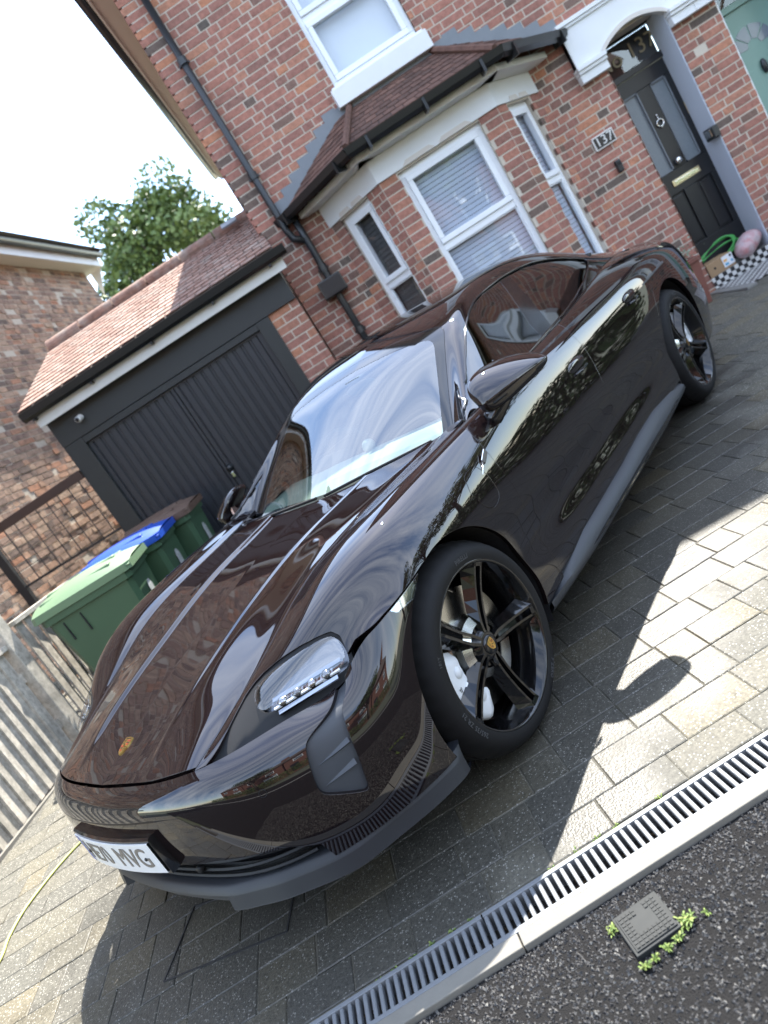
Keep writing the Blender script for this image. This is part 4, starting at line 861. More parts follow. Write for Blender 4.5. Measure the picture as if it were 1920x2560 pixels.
# per line: knots at x = .66 .. 0 (swept from the nose edge) then XK ; values (y, z)
LN = [
 # j0 centre
 [(.66,0,.721),(.45,0,.779),(.2,0,.831),(-.05,0,.874)] + [(0,.900),(0,.93),(0,.95),(0,.96),(0,.97),(0,.97),(0,.97),(0,.96),(0,.94),(0,.92)],
 # j1
 [(.655,.20,.729),(.445,.20,.784),(.2,.205,.836),(-.05,.21,.877)] + [(.215,.902),(.22,.93),(.22,.95),(.22,.96),(.22,.97),(.22,.97),(.22,.97),(.22,.96),(.22,.94),(.22,.92)],
 # j2 crease side
 [(.645,.325,.729),(.44,.33,.784),(.2,.345,.838),(-.05,.365,.880)] + [(.39,.904),(.42,.93),(.42,.95),(.42,.96),(.42,.97),(.42,.97),(.42,.97),(.42,.96),(.42,.94),(.42,.92)],
 # j3 shut line
 [(.625,.526,.709),(.436,.549,.770),(.2,.577,.848),(-.05,.606,.886)] + [(.647,.906),(.69,.925),(.69,.94),(.68,.95),(.66,.96),(.62,.965),(.58,.96),(.53,.95),(.48,.93),(.45,.915)],
 # j4 inner wing
 [(.580,.63,.715),(.415,.66,.796),(.19,.69,.874),(-.05,.71,.905)] + [(.745,.921),(.775,.936),(.78,.95),(.775,.96),(.74,.99),(.69,1.02),(.64,1.0),(.58,.97),(.53,.945),(.50,.925)],
 # j5 wing crest, belt
 [(.500,.737,.725),(.375,.775,.808),(.17,.80,.880),(-.06,.812,.909)] + [(.825,.927),(.845,.935),(.846,.950),(.838,.968),(.812,1.0),(.785,1.020),(.745,1.005),(.68,.965),(.61,.945),(.575,.922)],
 # j6 wing side, shoulder
 [(.405,.843,.715),(.310,.876,.767),(.14,.898,.835),(-.07,.904,.862)] + [(.902,.872),(.902,.872),(.903,.872),(.905,.880),(.910,.915),(.915,.950),(.905,.945),(.865,.905),(.79,.880),(.74,.860)],
 # j7 widest
 [(.315,.950,.708),(.24,.957,.722),(.11,.963,.748),(-.08,.964,.765)] + [(.950,.765),(.938,.750),(.933,.745),(.933,.750),(.945,.79),(.966,.835),(.968,.84),(.935,.80),(.865,.75),(.815,.73)],
 # j8
 [(.32,.962,.60),(.24,.966,.60),(.11,.970,.60),(-.08,.970,.60)] + [(.962,.59),(.950,.575),(.944,.57),(.946,.58),(.962,.60),(.980,.62),(.984,.62),(.96,.60),(.89,.56),(.84,.55)],
 # j9 hollow
 [(.32,.955,.46),(.24,.957,.46),(.11,.955,.46),(-.08,.95,.46)] + [(.945,.455),(.922,.450),(.914,.445),(.918,.45),(.945,.45),(.970,.44),(.975,.44),(.95,.43),(.89,.42),(.85,.42)],
 # j10 rocker top
 [(.32,.955,.345),(.24,.957,.345),(.11,.958,.345),(-.08,.958,.345)] + [(.955,.345),(.945,.345),(.938,.345),(.940,.35),(.955,.35),(.968,.34),(.965,.33),(.94,.32),(.88,.31),(.84,.31)],
 # j11 bottom
 [(.32,.95,.235),(.24,.95,.235),(.11,.95,.235),(-.08,.95,.235)] + [(.948,.235),(.940,.235),(.936,.235),(.938,.235),(.948,.235),(.955,.23),(.95,.22),(.92,.21),(.86,.21),(.82,.21)],
]
def main_grid(nu, nv):
    lines = []
    for j, L in enumerate(LN):
        pts = [FRONT[j]] + list(L[:4]) + [(x, y, z) for x, (y, z) in zip(XK, L[4:])]
        pts = np.array(pts, float)
        k = np.array([0, .34, .60, .90, 1.18, 1.55, 1.9, 2.35, 2.9, 3.45, 3.9, 4.25, 4.6, 4.95, 5.12])
        lines.append(nspline(k, pts)(np.r_[np.linspace(0, 1.55, int(nu*.5)), np.linspace(1.55, 5.12, nu-int(nu*.5)+1)[1:]]))
    return tensor(lines, nv)

# greenhouse: centre, screen edge / roof rail inner, drip rail, belt
GK = [0, .22, .45, .72, .95, 1.25, 1.65, 2.1, 2.6, 3.05, 3.35]
GLN = [
 [(-.60,0,.895),(-.77,0,1.010),(-.97,0,1.135),(-1.20,0,1.264),(-1.42,0,1.342),(-1.72,0,1.383),(-2.12,0,1.378),(-2.57,0,1.308),(-3.07,0,1.165),(-3.52,0,1.055),(-3.82,0,1.005)],
 [(-.625,.30,.895),(-.79,.285,1.007),(-.98,.27,1.130),(-1.20,.255,1.258),(-1.42,.25,1.336),(-1.72,.25,1.377),(-2.12,.25,1.372),(-2.57,.25,1.302),(-3.07,.25,1.160),(-3.52,.25,1.050),(-3.82,.25,1.000)],
 [(-.735,.705,.893),(-.865,.672,1.001),(-1.03,.633,1.121),(-1.225,.590,1.243),(-1.43,.555,1.316),(-1.72,.535,1.352),(-2.12,.53,1.346),(-2.57,.53,1.270),(-3.07,.52,1.130),(-3.52,.50,1.022),(-3.82,.47,.965)],
 [(-.665,.800,.915),(-.83,.757,1.012),(-1.02,.712,1.112),(-1.25,.664,1.209),(-1.45,.630,1.262),(-1.72,.612,1.290),(-2.10,.615,1.278),(-2.50,.652,1.205),(-2.92,.672,1.085),(-3.40,.60,1.000),(-3.80,.53,.945)],
 [(-.600,.838,.915),(-.80,.842,.925),(-1.02,.842,.937),(-1.28,.838,.948),(-1.50,.832,.956),(-1.75,.826,.964),(-2.10,.812,.985),(-2.45,.796,1.010),(-2.85,.768,1.024),(-3.35,.690,.985),(-3.80,.605,.935)],
]
def house_grid(nu, nv):
    lines = [nspline(GK, np.array(L, float))(np.linspace(0, GK[-1], nu)) for L in GLN]
    return tensor(lines, nv)

# front bumper rows, each from the centre plane round to the wheel arch
BL = [
 [(.908,0,.637),(.898,.20,.637),(.884,.33,.637),(.836,.490,.637),(.742,.612,.632),(.628,.722,.629),(.492,.828,.633),(.415,.892,.688),(.315,.944,.714),(.14,.968,.735)],
 [(.950,0,.604),(.940,.20,.604),(.923,.35,.604),(.872,.522,.602),(.784,.652,.598),(.670,.767,.596),(.533,.868,.602),(.445,.920,.622),(.345,.957,.640),(.215,.974,.660)],
 [(.968,0,.555),(.958,.21,.555),(.938,.37,.555),(.886,.540,.552),(.800,.674,.550),(.688,.788,.548),(.552,.890,.548),(.462,.937,.552),(.385,.962,.556),(.26,.976,.566)],
 [(.970,0,.455),(.960,.21,.455),(.940,.38,.455),(.890,.550,.455),(.807,.686,.455),(.698,.799,.455),(.562,.900,.455),(.470,.944,.455),(.410,.963,.455),(.34,.974,.460)],
 [(.958,0,.350),(.948,.21,.350),(.930,.38,.350),(.884,.548,.350),(.805,.683,.350),(.698,.797,.350),(.562,.893,.350),(.474,.936,.350),(.420,.955,.350),(.36,.968,.350)],
 [(.940,0,.245),(.931,.21,.245),(.913,.38,.245),(.872,.542,.245),(.797,.674,.245),(.692,.787,.245),(.557,.883,.245),(.472,.924,.245),(.420,.943,.245),(.36,.955,.245)],
]
def bump_grid(nu, nv):
    lines = []
    for L in BL:
        L = np.array(L, float); L2 = np.r_[(L[1:3]*[1, -1, 1])[::-1], L]
        k = np.array([-.34, -.2, 0, .2, .34, .52, .70, .86, 1.05, 1.17, 1.29, 1.46])
        lines.append(nspline(k, L2)(np.linspace(0, 1.46, nu)))
    return tensor(lines, nv)
# ---------------------------------------------------------------- car: cutting smooth shells into panels
def surf(G, vmax):
    nu, nv, _ = G.shape
    du_ = np.gradient(G, axis=0); dv_ = np.gradient(G, axis=1); N = np.cross(du_, dv_)
    N /= np.maximum(np.linalg.norm(N, axis=2, keepdims=True), 1e-12)
    idx = np.arange(nu*nv).reshape(nu, nv)
    a, b, c, d = idx[:-1, :-1].ravel(), idx[1:, :-1].ravel(), idx[1:, 1:].ravel(), idx[:-1, 1:].ravel()
    F = np.r_[np.c_[a, b, c], np.c_[a, c, d]]
    if N[nu//2, nv//2]@np.array([0., .6, .8]) < 0: N = -N; F = F[:, ::-1]
    A = np.stack(np.meshgrid(np.linspace(0, 1, nu), np.linspace(0, vmax, nv), indexing='ij'), -1)
    V = G.reshape(-1, 3).copy(); N = N.reshape(-1, 3); c0 = np.abs(V[:, 1]) < 1e-5
    N[c0, 1] = 0; N /= np.linalg.norm(N, axis=1, keepdims=True)
    return dict(V=V, N=N, A=A.reshape(-1, 2), F=F)
def clip(m, s):
    """keep the part of the mesh where s > 0, cutting triangles along s = 0"""
    s = np.where(np.abs(s) < 1e-7, 1e-7, s); F = m['F']; pos = s > 0; k = pos[F].sum(1)
    keep = F[k == 3]; V, N, A = m['V'], m['N'], m['A']
    one = F[k == 1]; two = F[k == 2]
    def roll(T, want):
        p = pos[T] == want; i = p.argmax(1); r = np.arange(len(T)); return np.c_[T[r, i], T[r, (i+1) % 3], T[r, (i+2) % 3]]
    one = roll(one, True); two = roll(two, False)
    E = np.r_[one[:, [0, 1]], one[:, [0, 2]], two[:, [0, 1]], two[:, [0, 2]]]
    if len(E):
        Es = np.sort(E, 1); ue, inv = np.unique(Es, axis=0, return_inverse=True); inv = inv.ravel()
        t = (s[ue[:, 0]]/(s[ue[:, 0]]-s[ue[:, 1]]))[:, None]
        nV = V[ue[:, 0]]*(1-t)+V[ue[:, 1]]*t; nN = N[ue[:, 0]]*(1-t)+N[ue[:, 1]]*t; nN /= np.linalg.norm(nN, axis=1, keepdims=True); nA = A[ue[:, 0]]*(1-t)+A[ue[:, 1]]*t
        b = len(V); inv = inv+b; n1, n2 = len(one), len(two)
        e1a, e1b, e2a, e2b = inv[:n1], inv[n1:2*n1], inv[2*n1:2*n1+n2], inv[2*n1+n2:]
        Fn = np.r_[keep, np.c_[one[:, 0], e1a, e1b], np.c_[e2a, two[:, 1], two[:, 2]], np.c_[e2a, two[:, 2], e2b]]
        V = np.r_[V, nV]; N = np.r_[N, nN]; A = np.r_[A, nA]
    else: Fn = keep
    us, inv = np.unique(Fn, return_inverse=True)
    return dict(V=V[us], N=N[us], A=A[us], F=inv.reshape(-1, 3))
def sdist(P, poly):
    """signed distance to a closed 2D polygon, positive inside"""
    poly = np.asarray(poly, float); a = poly; b = np.roll(poly, -1, 0); best = np.full(len(P), 1e9); ins = np.zeros(len(P), bool)
    for p, q in zip(a, b):
        d = q-p; t = np.clip(((P-p)@d)/max(d@d, 1e-14), 0, 1); best = np.minimum(best, np.linalg.norm(P-p-t[:, None]*d, axis=1))
        c = (p[1] > P[:, 1]) != (q[1] > P[:, 1])
        if c.any(): ins ^= c & (P[:, 0] < (q[0]-p[0])*(P[:, 1]-p[1])/((q[1]-p[1]) if q[1] != p[1] else 1e-12)+p[0])
    return np.where(ins, best, -best)
def smooth_poly(p, n=8):
    p = np.asarray(p, float); out = []
    for i in range(len(p)):
        a, b, c, d = p[i-1], p[i], p[(i+1) % len(p)], p[(i+2) % len(p)]
        for k in range(n):
            t = k/n; out.append(.5*((2*b)+(c-a)*t+(2*a-5*b+4*c-d)*t*t+(3*b-a-3*c+d)*t**3))
    return np.array(out)
def renorm(mm):
    V, F = mm['V'], mm['F']; fn = np.cross(V[F[:, 1]]-V[F[:, 0]], V[F[:, 2]]-V[F[:, 0]]); N = np.zeros_like(V)
    for k in range(3): np.add.at(N, F[:, k], fn)
    mm['N'] = N/np.maximum(np.linalg.norm(N, axis=1, keepdims=True), 1e-12); return mm
def flipy(m): return dict(V=m['V']*[1, -1, 1], N=m['N']*[1, -1, 1], A=m['A'], F=m['F'][:, ::-1])
def both(m):
    r = flipy(m); V = np.r_[m['V'], r['V']]; F = np.r_[m['F'], r['F']+len(m['V'])]
    return dict(V=V, N=np.r_[m['N'], r['N']], A=np.r_[m['A'], r['A']], F=F)
def emit(m, name, mt, parent, depth=.012, off=0., centre=False, lip=True):
    """link the panel; its cut edges turn inwards by depth so that shut lines read as gaps"""
    V, N, F = m['V']+m['N']*off, m['N'], m['F']
    if len(F) == 0: return None
    faces = F
    if lip and depth > 0:
        E = np.r_[F[:, [0, 1]], F[:, [1, 2]], F[:, [2, 0]]]; Es = np.sort(E, 1)
        _, ix, ct = np.unique(Es, axis=0, return_index=True, return_counts=True); B = E[ix[ct == 1]]
        B = B[~((np.abs(V[B[:, 0], 1]) < 1e-4) & (np.abs(V[B[:, 1], 1]) < 1e-4))]
        if len(B):
            a, b = V[B[:, 0]], V[B[:, 1]]; na, nb_ = N[B[:, 0]], N[B[:, 1]]
            on = np.cross(b-a, na); on /= np.maximum(np.linalg.norm(on, axis=1, keepdims=True), 1e-12)
            k = len(V); n = len(B); r = .0016
            R_ = [a, b, b-nb_*r+on*r*.6, a-na*r+on*r*.6, b-nb_*depth+on*r*.6, a-na*depth+on*r*.6]
            V = np.r_[V, *R_]; i = np.arange(n)
            nn1 = na*.75+on*.66; nn2 = nb_*.75+on*.66
            N = np.r_[N, na, nb_, on, on, on, on]
            q = lambda c: k+c*n+i
            faces = np.r_[F, np.c_[q(1), q(0), q(3)], np.c_[q(1), q(3), q(2)], np.c_[q(2), q(3), q(5)], np.c_[q(2), q(5), q(4)]]
    N = N/np.linalg.norm(N, axis=1, keepdims=True)
    return mesh_obj(name, V.tolist(), faces.tolist(), mt, parent, smooth=True, normals=N.tolist())
def lr(m, name, mt, parent, **k):
    return [emit(m, name, mt, parent, **k), emit(flipy(m), name, mt, parent, **k)]
# ---------------------------------------------------------------- car materials
cp = mat('car_paint', (.0075, .0048, .0052), .5, 0., .0, coat=1.0, coat_rough=.004, coat_ior=1.68)
mat('gloss_black', (.006, .006, .007), .06, 0, .6); mat('satin_black', (.009, .0095, .0105), .5, 0, .25); mat('rubber', (.0045, .0045, .005), .72, 0, .3, bump=(120, .15, .001)); mat('trim_grey', (.030, .033, .038), .5); mat('intake_grey', (.042, .047, .055), .5)
mat('lip_grey', (.0125, .0145, .0185), .45, 0, .4, bump=(900, .05, .0005)); mat('arch_lining', (.006, .006, .007), .9); mat('wheel_black', (.004, .004, .0045), .10, 0, .2, coat=1, coat_rough=.02, coat_ior=1.38)
mat('disc_steel', (.50, .49, .46), .22, 1.0); mat('caliper_white', (.66, .68, .70), .35); mat('tyre_letter', (.050, .052, .055), .6); mat('black_letter', (.012, .012, .012), .4)
mat('lamp_chrome', (.42, .43, .45), .14, 1.0); mat('lamp_dark', (.20, .21, .23), .2, .8); mat('lamp_white', (.72, .75, .78), .25); mat('dash_pale', (.36, .37, .34), .7); mat('cabin_dark', (.016, .016, .017), .7)
mat('plate_white', (.72, .73, .72), .3, noise=(22, .35, (.55, .55, .53))); mat('plate_text', (.17, .15, .125), .45); mat('plate_blue', (.08, .12, .35), .4); mat('gold', (.72, .50, .16), .28, 1.0); mat('crest_red', (.30, .015, .02), .3); mat('crest_black', (.01, .01, .01), .3)
mat('tail_red', (.25, .01, .015), .2)
glass_mat('screen_glass', (.62, .72, .68), 0, 3.0); glass_mat('side_glass', (.10, .11, .12), 0, 2.4); glass_mat('lamp_glass', (.86, .88, .90), 0, 2.3)
PAINT = MATS['car_paint']
car_M = Matrix.Identity(4)
for i in range(3): car_M[i][0] = GF[i]; car_M[i][1] = GL[i]; car_M[i][2] = GU[i]; car_M[i][3] = GO[i]
car = empty('parked_car', 'black sports saloon parked at an angle on the block paved drive', 'car', car_M)
MG = main_grid(320, 232)
_y = MG[:, :, 1]; _x = MG[:, :, 0]; _vi = np.linspace(0, 11, 232)[None, :]
_yc = np.interp(_x, [-.6, -.2, .3, .7, .9], [.335, .30, .268, .262, .262])
_fade = np.clip((.86-_x)/.16, 0, 1)*np.clip((_x+1.2)/.3, 0, 1); _t = np.clip((_yc-_y)/.024, 0, 1); _t = _t*_t*(3-2*_t)
_dv = (_vi-3.0)*.15
MG[:, :, 2] += -.0085*_t*_fade+.0028*np.exp(-((_y-_yc-.004)/.016)**2)*_fade
MG[:, :, 2] += -.007*np.exp(-(np.abs(_dv)/.030)**1.6)*np.clip((_x+.75)/.2, 0, 1)*np.clip((.85-_x)/.12, 0, 1)
M0 = surf(MG, 11); H0 = surf(house_grid(220, 121), 4); B0 = surf(bump_grid(230, 141), 5)
AF = (.006, .355, .397); AR = (-2.90, .355, .405)
def arch(m, c): return np.hypot(m['V'][:, 0]-c[0], m['V'][:, 2]-c[1])-c[2]
xz = lambda m: m['V'][:, [0, 2]]; xy = lambda m: m['V'][:, [0, 1]]
GAP = .0022
cutA = lambda z: np.interp(z, [.28, .45, .60, .78, .84, .89, .93, 1.0], [-.552, -.545, -.536, -.536, -.546, -.565, -.600, -.70])
cutB = lambda z: np.interp(z, [.28, .45, .54, .62, .73, .82, .89, .96, 1.0], [-1.66, -1.65, -1.622, -1.615, -1.653, -1.668, -1.665, -1.70, -1.73])
cutC = lambda z: np.interp(z, [.30, .60, .75, .80, .85, .91, .965, 1.05], [-2.50, -2.56, -2.66, -2.70, -2.685, -2.665, -2.672, -2.70])
lampP = smooth_poly([(.600, .598), (.574, .611), (.550, .637), (.524, .675), (.497, .713), (.465, .753), (.433, .789), (.417, .812), (.420, .829), (.436, .840), (.455, .840), (.475, .825), (.500, .802), (.537, .765), (.580, .722), (.614, .686), (.638, .660), (.643, .634), (.627, .612)], 5)
surrP = np.array([(.846, .505), (.815, .522), (.785, .534), (.762, .540), (.722, .545), (.663, .550), (.612, .556), (.575, .572), (.545, .600), (.515, .648), (.487, .700), (.455, .752), (.426, .789), (.410, .808), (.406, .828), (.428, .845), (.452, .850), (.50, .87), (.62, .81), (.76, .67), (.87, .52)])
flapP = smooth_poly([(-.318, .800), (-.335, .822), (-.393, .829), (-.425, .820), (-.443, .775), (-.442, .729), (-.432, .692), (-.395, .676), (-.353, .678), (-.316, .706), (-.297, .765)], 5)
seamP = lambda x: np.interp(x, [.10, .165, .315, .40, .47], [.742, .733, .716, .70, .66])
fr_curve = np.array(curve(FRONT[:8], 160))[:, :2]
def dfront(m):
    P = xy(m); best = np.full(len(P), 9.)
    for p, q in zip(fr_curve[:-1], fr_curve[1:]):
        d = q-p; t = np.clip(((P-p)@d)/(d@d), 0, 1); best = np.minimum(best, np.linalg.norm(P-p-t[:, None]*d, axis=1))
    return best
v_ = lambda m: m['A'][:, 1]
hoodR = lambda y: np.interp(np.abs(y), [0, .25, .45, .60, .69], [-.50, -.515, -.555, -.62, -.675])
# hood
m = clip(M0, (3-v_(M0))*.16-GAP); m = clip(m, dfront(m)-.009); m = clip(m, m['V'][:, 0]-hoodR(m['V'][:, 1]))
emit(both(m), 'hood', PAINT, car, depth=.022)
# wings
m = clip(M0, (v_(M0)-3)*.16-GAP); m = clip(m, m['V'][:, 0]-np.where(v_(m) > 4.2, cutA(m['V'][:, 2]), -.74)-GAP*.6)
m = clip(m, arch(m, AF)); m = clip(m, -np.minimum(np.minimum(seamP(m['V'][:, 0])+.0025-m['V'][:, 2], (v_(m)-5.2)*.1), m['V'][:, 0]))
m = clip(m, -sdist(xy(m), surrP)+np.where(v_(m) > 6.6, 9, 0)); m = clip(m, m['V'][:, 2]-.245)
fl_in = clip(m, sdist(xz(m), flapP)-GAP*.7); m = clip(m, -sdist(xz(m), flapP)-GAP*.7)
for o in lr(m, 'wing', PAINT, car, depth=.018): pass
for o in lr(fl_in, 'charge_flap', PAINT, car, depth=.01): pass
wing_L = o
# the dark channel round the headlamp, the lamps
m = clip(M0, (v_(M0)-3.02)*.16); m = clip(m, sdist(xy(m), surrP)+.004); m = clip(m, -sdist(xy(m), lampP)-.001); df = dfront(m)
sh = .006+.034*np.clip(1-df/.075, 0, 1)**1.5*np.clip((m['V'][:, 1]-.50)/.10, .15, 1); mm = dict(m); mm['V'] = m['V']-m['N']*sh[:, None]
lr(mm, 'lamp_surround', MATS['satin_black'], car, depth=.03)
m = clip(clip(M0, (v_(M0)-3.1)), sdist(xy(clip(M0, (v_(M0)-3.1))), lampP)-.0012)
for side in (1, -1):
    mm = m if side == 1 else flipy(m)
    bl2 = dict(mm); bs = np.clip(sdist(mm['V'][:, :2]*[1, side], lampP)/.045, 0, 1); bl2['V'] = mm['V']+mm['N']*(.011*np.sqrt(bs*(2-bs)))[:, None]; bl2 = renorm(bl2)
    lens = emit(bl2, 'headlamp', MATS['lamp_glass'], car, depth=.004, off=.001)
    emit(mm, 'lamp_bowl', MATS['lamp_dark'], lens, depth=0, off=-.05, lip=False)
    # four-point light module: a long bar with lenses and small reflector blades
    ax = np.array([.46-.60, .80-.64, .0]); axn = ax/np.linalg.norm(ax)
    S_ = np.array([1, side, 1])
    def lp(t, w, h):                                # along lamp, across (towards the nose), depth under the lens
        base = np.array([.604, .640, .690])+np.array([-.165, .185, .005])*t+np.array([.055, .045, -.040])*w
        return (base-np.array([.25, .28, .9])*(h*.45+.004))*S_
    for t0, t1, w0, w1, h, mt in ((.04, .97, .05, .22, .022, 'lamp_chrome'), (.04, .93, .46, .53, .020, 'lamp_white'), (.08, .88, .62, .78, .03, 'lamp_chrome')):
        b = MB(); P_ = [lp(t0, w0, h), lp(t1, w0, h), lp(t1, w1, h), lp(t0, w1, h)]; b.prism(P_, np.array([-.25, -.28*side, -.9])*.006); build(b, 'light_bar', MATS[mt], lens)
    for t in (.16, .36, .56, .76):
        c = lp(t, .36, .028); b = MB(); b.sphere(c, .017, .017, .014, 16, 8); build(b, 'projector', MATS['lamp_chrome' if t in (.16, .56) else 'lamp_dark'], lens, smooth=True)
        b = MB(); P_ = [lp(t-.07, .26, .022), lp(t+.09, .26, .026), lp(t+.07, .48, .024), lp(t-.09, .48, .020)]; b.prism(P_, np.array([-.25, -.28*side, -.9])*.004); build(b, 'reflector', MATS['lamp_dark' if t in (.16, .56) else 'lamp_chrome'], lens)
# doors
base = clip(M0, (v_(M0)-4.86)*.1); base = clip(base, base['V'][:, 2]-.268)
m = clip(base, cutA(base['V'][:, 2])-base['V'][:, 0]-GAP*.6); m = clip(m, m['V'][:, 0]-cutB(m['V'][:, 2])-GAP*.6); dl, dr_ = lr(m, 'front_door', PAINT, car, depth=.02)
m = clip(base, cutB(base['V'][:, 2])-base['V'][:, 0]-GAP*.6); m = clip(m, m['V'][:, 0]-cutC(m['V'][:, 2])-GAP*.6); m = clip(m, arch(m, AR)); rl, rr_ = lr(m, 'rear_door', PAINT, car, depth=.02)
m = clip(M0, (v_(M0)-4.6)*.1); m = clip(m, cutC(m['V'][:, 2])-m['V'][:, 0]-GAP*.6); m = clip(m, arch(m, AR)); lr(m, 'rear_wing', PAINT, car, depth=.02)
# tail
ring = main_grid(80, 60)[-1]; b = MB(); pts = list(ring)+[p*[1, -1, 1] for p in ring[::-1]]; cc = np.array([-4.02, 0, .6]); b.add(pts+[cc], [(i, (i+1) % len(pts), len(pts)) for i in range(len(pts))]); build(b, 'rear_bumper', PAINT, car)
b = MB(); b.box(-4.03, -3.98, -.66, .66, .835, .865); build(b, 'tail_lamp', MATS['tail_red'], car, bevel=.006)
# greenhouse
wsP = np.array([(-.40, 0), (-.40, .74), (-.735, .700), (-.865, .667), (-1.03, .628), (-1.16, .598), (-1.205, .585), (-1.235, .565), (-1.252, .53), (-1.262, .45), (-1.285, .25), (-1.292, 0), (-1.285, -.25), (-.40, -.74)])
wsI = np.array([(-.40, 0), (-.40, .70), (-.78, .632), (-.90, .608), (-1.03, .575), (-1.13, .548), (-1.165, .53), (-1.185, .505), (-1.196, .46), (-1.215, .25), (-1.223, 0), (-1.215, -.25), (-.40, -.6)])
dloP = smooth_poly([(-.668, .930), (-.762, .972), (-.851, 1.016), (-.98, 1.079), (-1.11, 1.141), (-1.265, 1.209), (-1.436, 1.259), (-1.57, 1.279), (-1.823, 1.288), (-2.02, 1.281), (-2.202, 1.262), (-2.39, 1.216), (-2.53, 1.158), (-2.604, 1.118), (-2.612, 1.100), (-2.560, 1.078), (-2.42, 1.045), (-2.24, 1.017), (-1.934, .987), (-1.688, .975), (-1.40, .962), (-1.05, .950)], 5)
rgP = np.array([(-2.50, 0), (-2.50, .42), (-2.56, .46), (-3.40, .40), (-3.50, .34), (-3.52, 0), (-3.5, -.2), (-2.5, -.2)])
front = clip(H0, (2.6-v_(H0)))
m = clip(front, sdist(xy(front), wsI)); emit(both(m), 'windscreen', MATS['screen_glass'], car, lip=False, off=-.001)
m = clip(front, sdist(xy(front), wsP)-.0015); m = clip(m, -sdist(xy(m), wsI)); emit(both(m), 'screen_border', MATS['gloss_black'], car, depth=.004)
m = clip(H0, -np.where(v_(H0) < 2.6, sdist(xy(H0), wsP), -1)-.0015); side_ = v_(m) > 2.3; m = clip(m, -np.where(side_, sdist(xz(m), dloP), -1)-.002); m = clip(m, -np.where(v_(m) < 2.0, sdist(xy(m), rgP), -1)-.001)
emit(both(m), 'roof', PAINT, car, depth=.008)
m = clip(H0, np.where(v_(H0) < 2.0, sdist(xy(H0), rgP), -1)-.002); emit(both(m), 'rear_screen', MATS['side_glass'], car, lip=False, off=-.003)
bp1 = lambda z: np.interp(z, [.96, 1.044, 1.171, 1.289], [-1.540, -1.590, -1.715, -1.83]); bp2 = lambda z: np.interp(z, [.97, 1.077, 1.157, 1.279], [-1.690, -1.775, -1.84, -1.935])
gl = clip(H0, np.where(v_(H0) > 2.3, sdist(xz(H0), dloP), -1)+.004)
m = clip(gl, gl['V'][:, 0]-bp1(gl['V'][:, 2])); lr(m, 'side_window', MATS['side_glass'], car, off=-.006, depth=.003)
m = clip(gl, bp2(gl['V'][:, 2])-.001-gl['V'][:, 0]); lr(m, 'side_window', MATS['side_glass'], car, off=-.006, depth=.003)
m = clip(gl, bp1(gl['V'][:, 2])-.002-gl['V'][:, 0]); m = clip(m, m['V'][:, 0]-bp2(m['V'][:, 2])-.001); lr(m, 'centre_pillar', MATS['gloss_black'], car, off=-.005, depth=.003)
# bright-black strip round the side glass
ringv = []
for p in dloP[::2]:
    k = np.argmin(np.hypot(H0['V'][:, 0]-p[0], H0['V'][:, 2]-p[1])+np.where(v_(H0) > 2.3, 0, 9)); ringv.append(H0['V'][k]+H0['N'][k]*.001+np.array([p[0]-H0['V'][k][0], 0, p[1]-H0['V'][k][2]]))
for s in (1, -1): b = MB(); b.tube([q*[1, s, 1] for q in ringv], .0055, 6, closed=True); build(b, 'window_seal', MATS['gloss_black'], car, smooth=True)
# front bumper with side intake, marker lamp, lower grille
inP = smooth_poly([(.871, 1.53), (.856, 2.0), (.842, 2.5), (.832, 2.95), (.836, 3.22), (.872, 3.47), (.935, 3.80), (.958, 3.80), (.970, 3.40), (.981, 3.0), (.992, 2.4), (1.004, 1.8), (1.012, 1.40), (1.020, 1.15), (1.048, .70), (1.068, .20), (1.06, -.3), (1.03, -.2), (1.010, .30), (.985, .72), (.945, 1.0), (.900, 1.25)], 4)
sc = np.array([1, .055])
bp_ = lambda m: np.c_[m['A'][:, 0]*1.46, m['A'][:, 1]]*sc
inS = inP*sc
chP = np.array([(-.2, 3.92), (.15, 3.90), (.24, 3.80), (.40, 3.70), (.55, 3.85), (.66, 4.02), (.75, 4.45), (.77, 5.3), (-.2, 5.3)])*sc
B1 = clip(B0, arch(B0, AF)); B1 = clip(B1, np.where(B1['V'][:, 0] < .47, seamP(B1['V'][:, 0])-.0025-B1['V'][:, 2], 1.))
mkP = np.array([(.300, .7145), (.165, .7305), (.178, .692), (.286, .697)])
m = clip(B1, -sdist(bp_(B1), inS)); m = clip(m, -sdist(bp_(m), chP)); m = clip(m, -np.where(m['V'][:, 0] < .4, sdist(xz(m), mkP), -1)-.001)
bum = emit(both(m), 'front_bumper', PAINT, car, depth=.022)
m = clip(B1, sdist(bp_(B1), inS)+.002); sh = .014+0*m['V'][:, 0]; mm = dict(m); mm['V'] = m['V']-m['N']*sh[:, None]
dv2 = np.gradient(sh)
ints = lr(renorm(mm), 'side_intake', MATS['intake_grey'], bum, depth=.02)
BG = bump_grid(147, 101)
def bpt(a, r, d=0.):
    i = a/1.46*146; j = r/5*100; i0, j0 = int(min(max(i, 0), 145)), int(min(max(j, 0), 99)); P = BG[i0, j0]; u = BG[i0+1, j0]-P; w = BG[i0, j0+1]-P; n = np.cross(u, w); n /= np.linalg.norm(n); n = n if n[0]+n[1] > 0 else -n
    return P+u*(i-i0)+w*(j-j0)+n*d
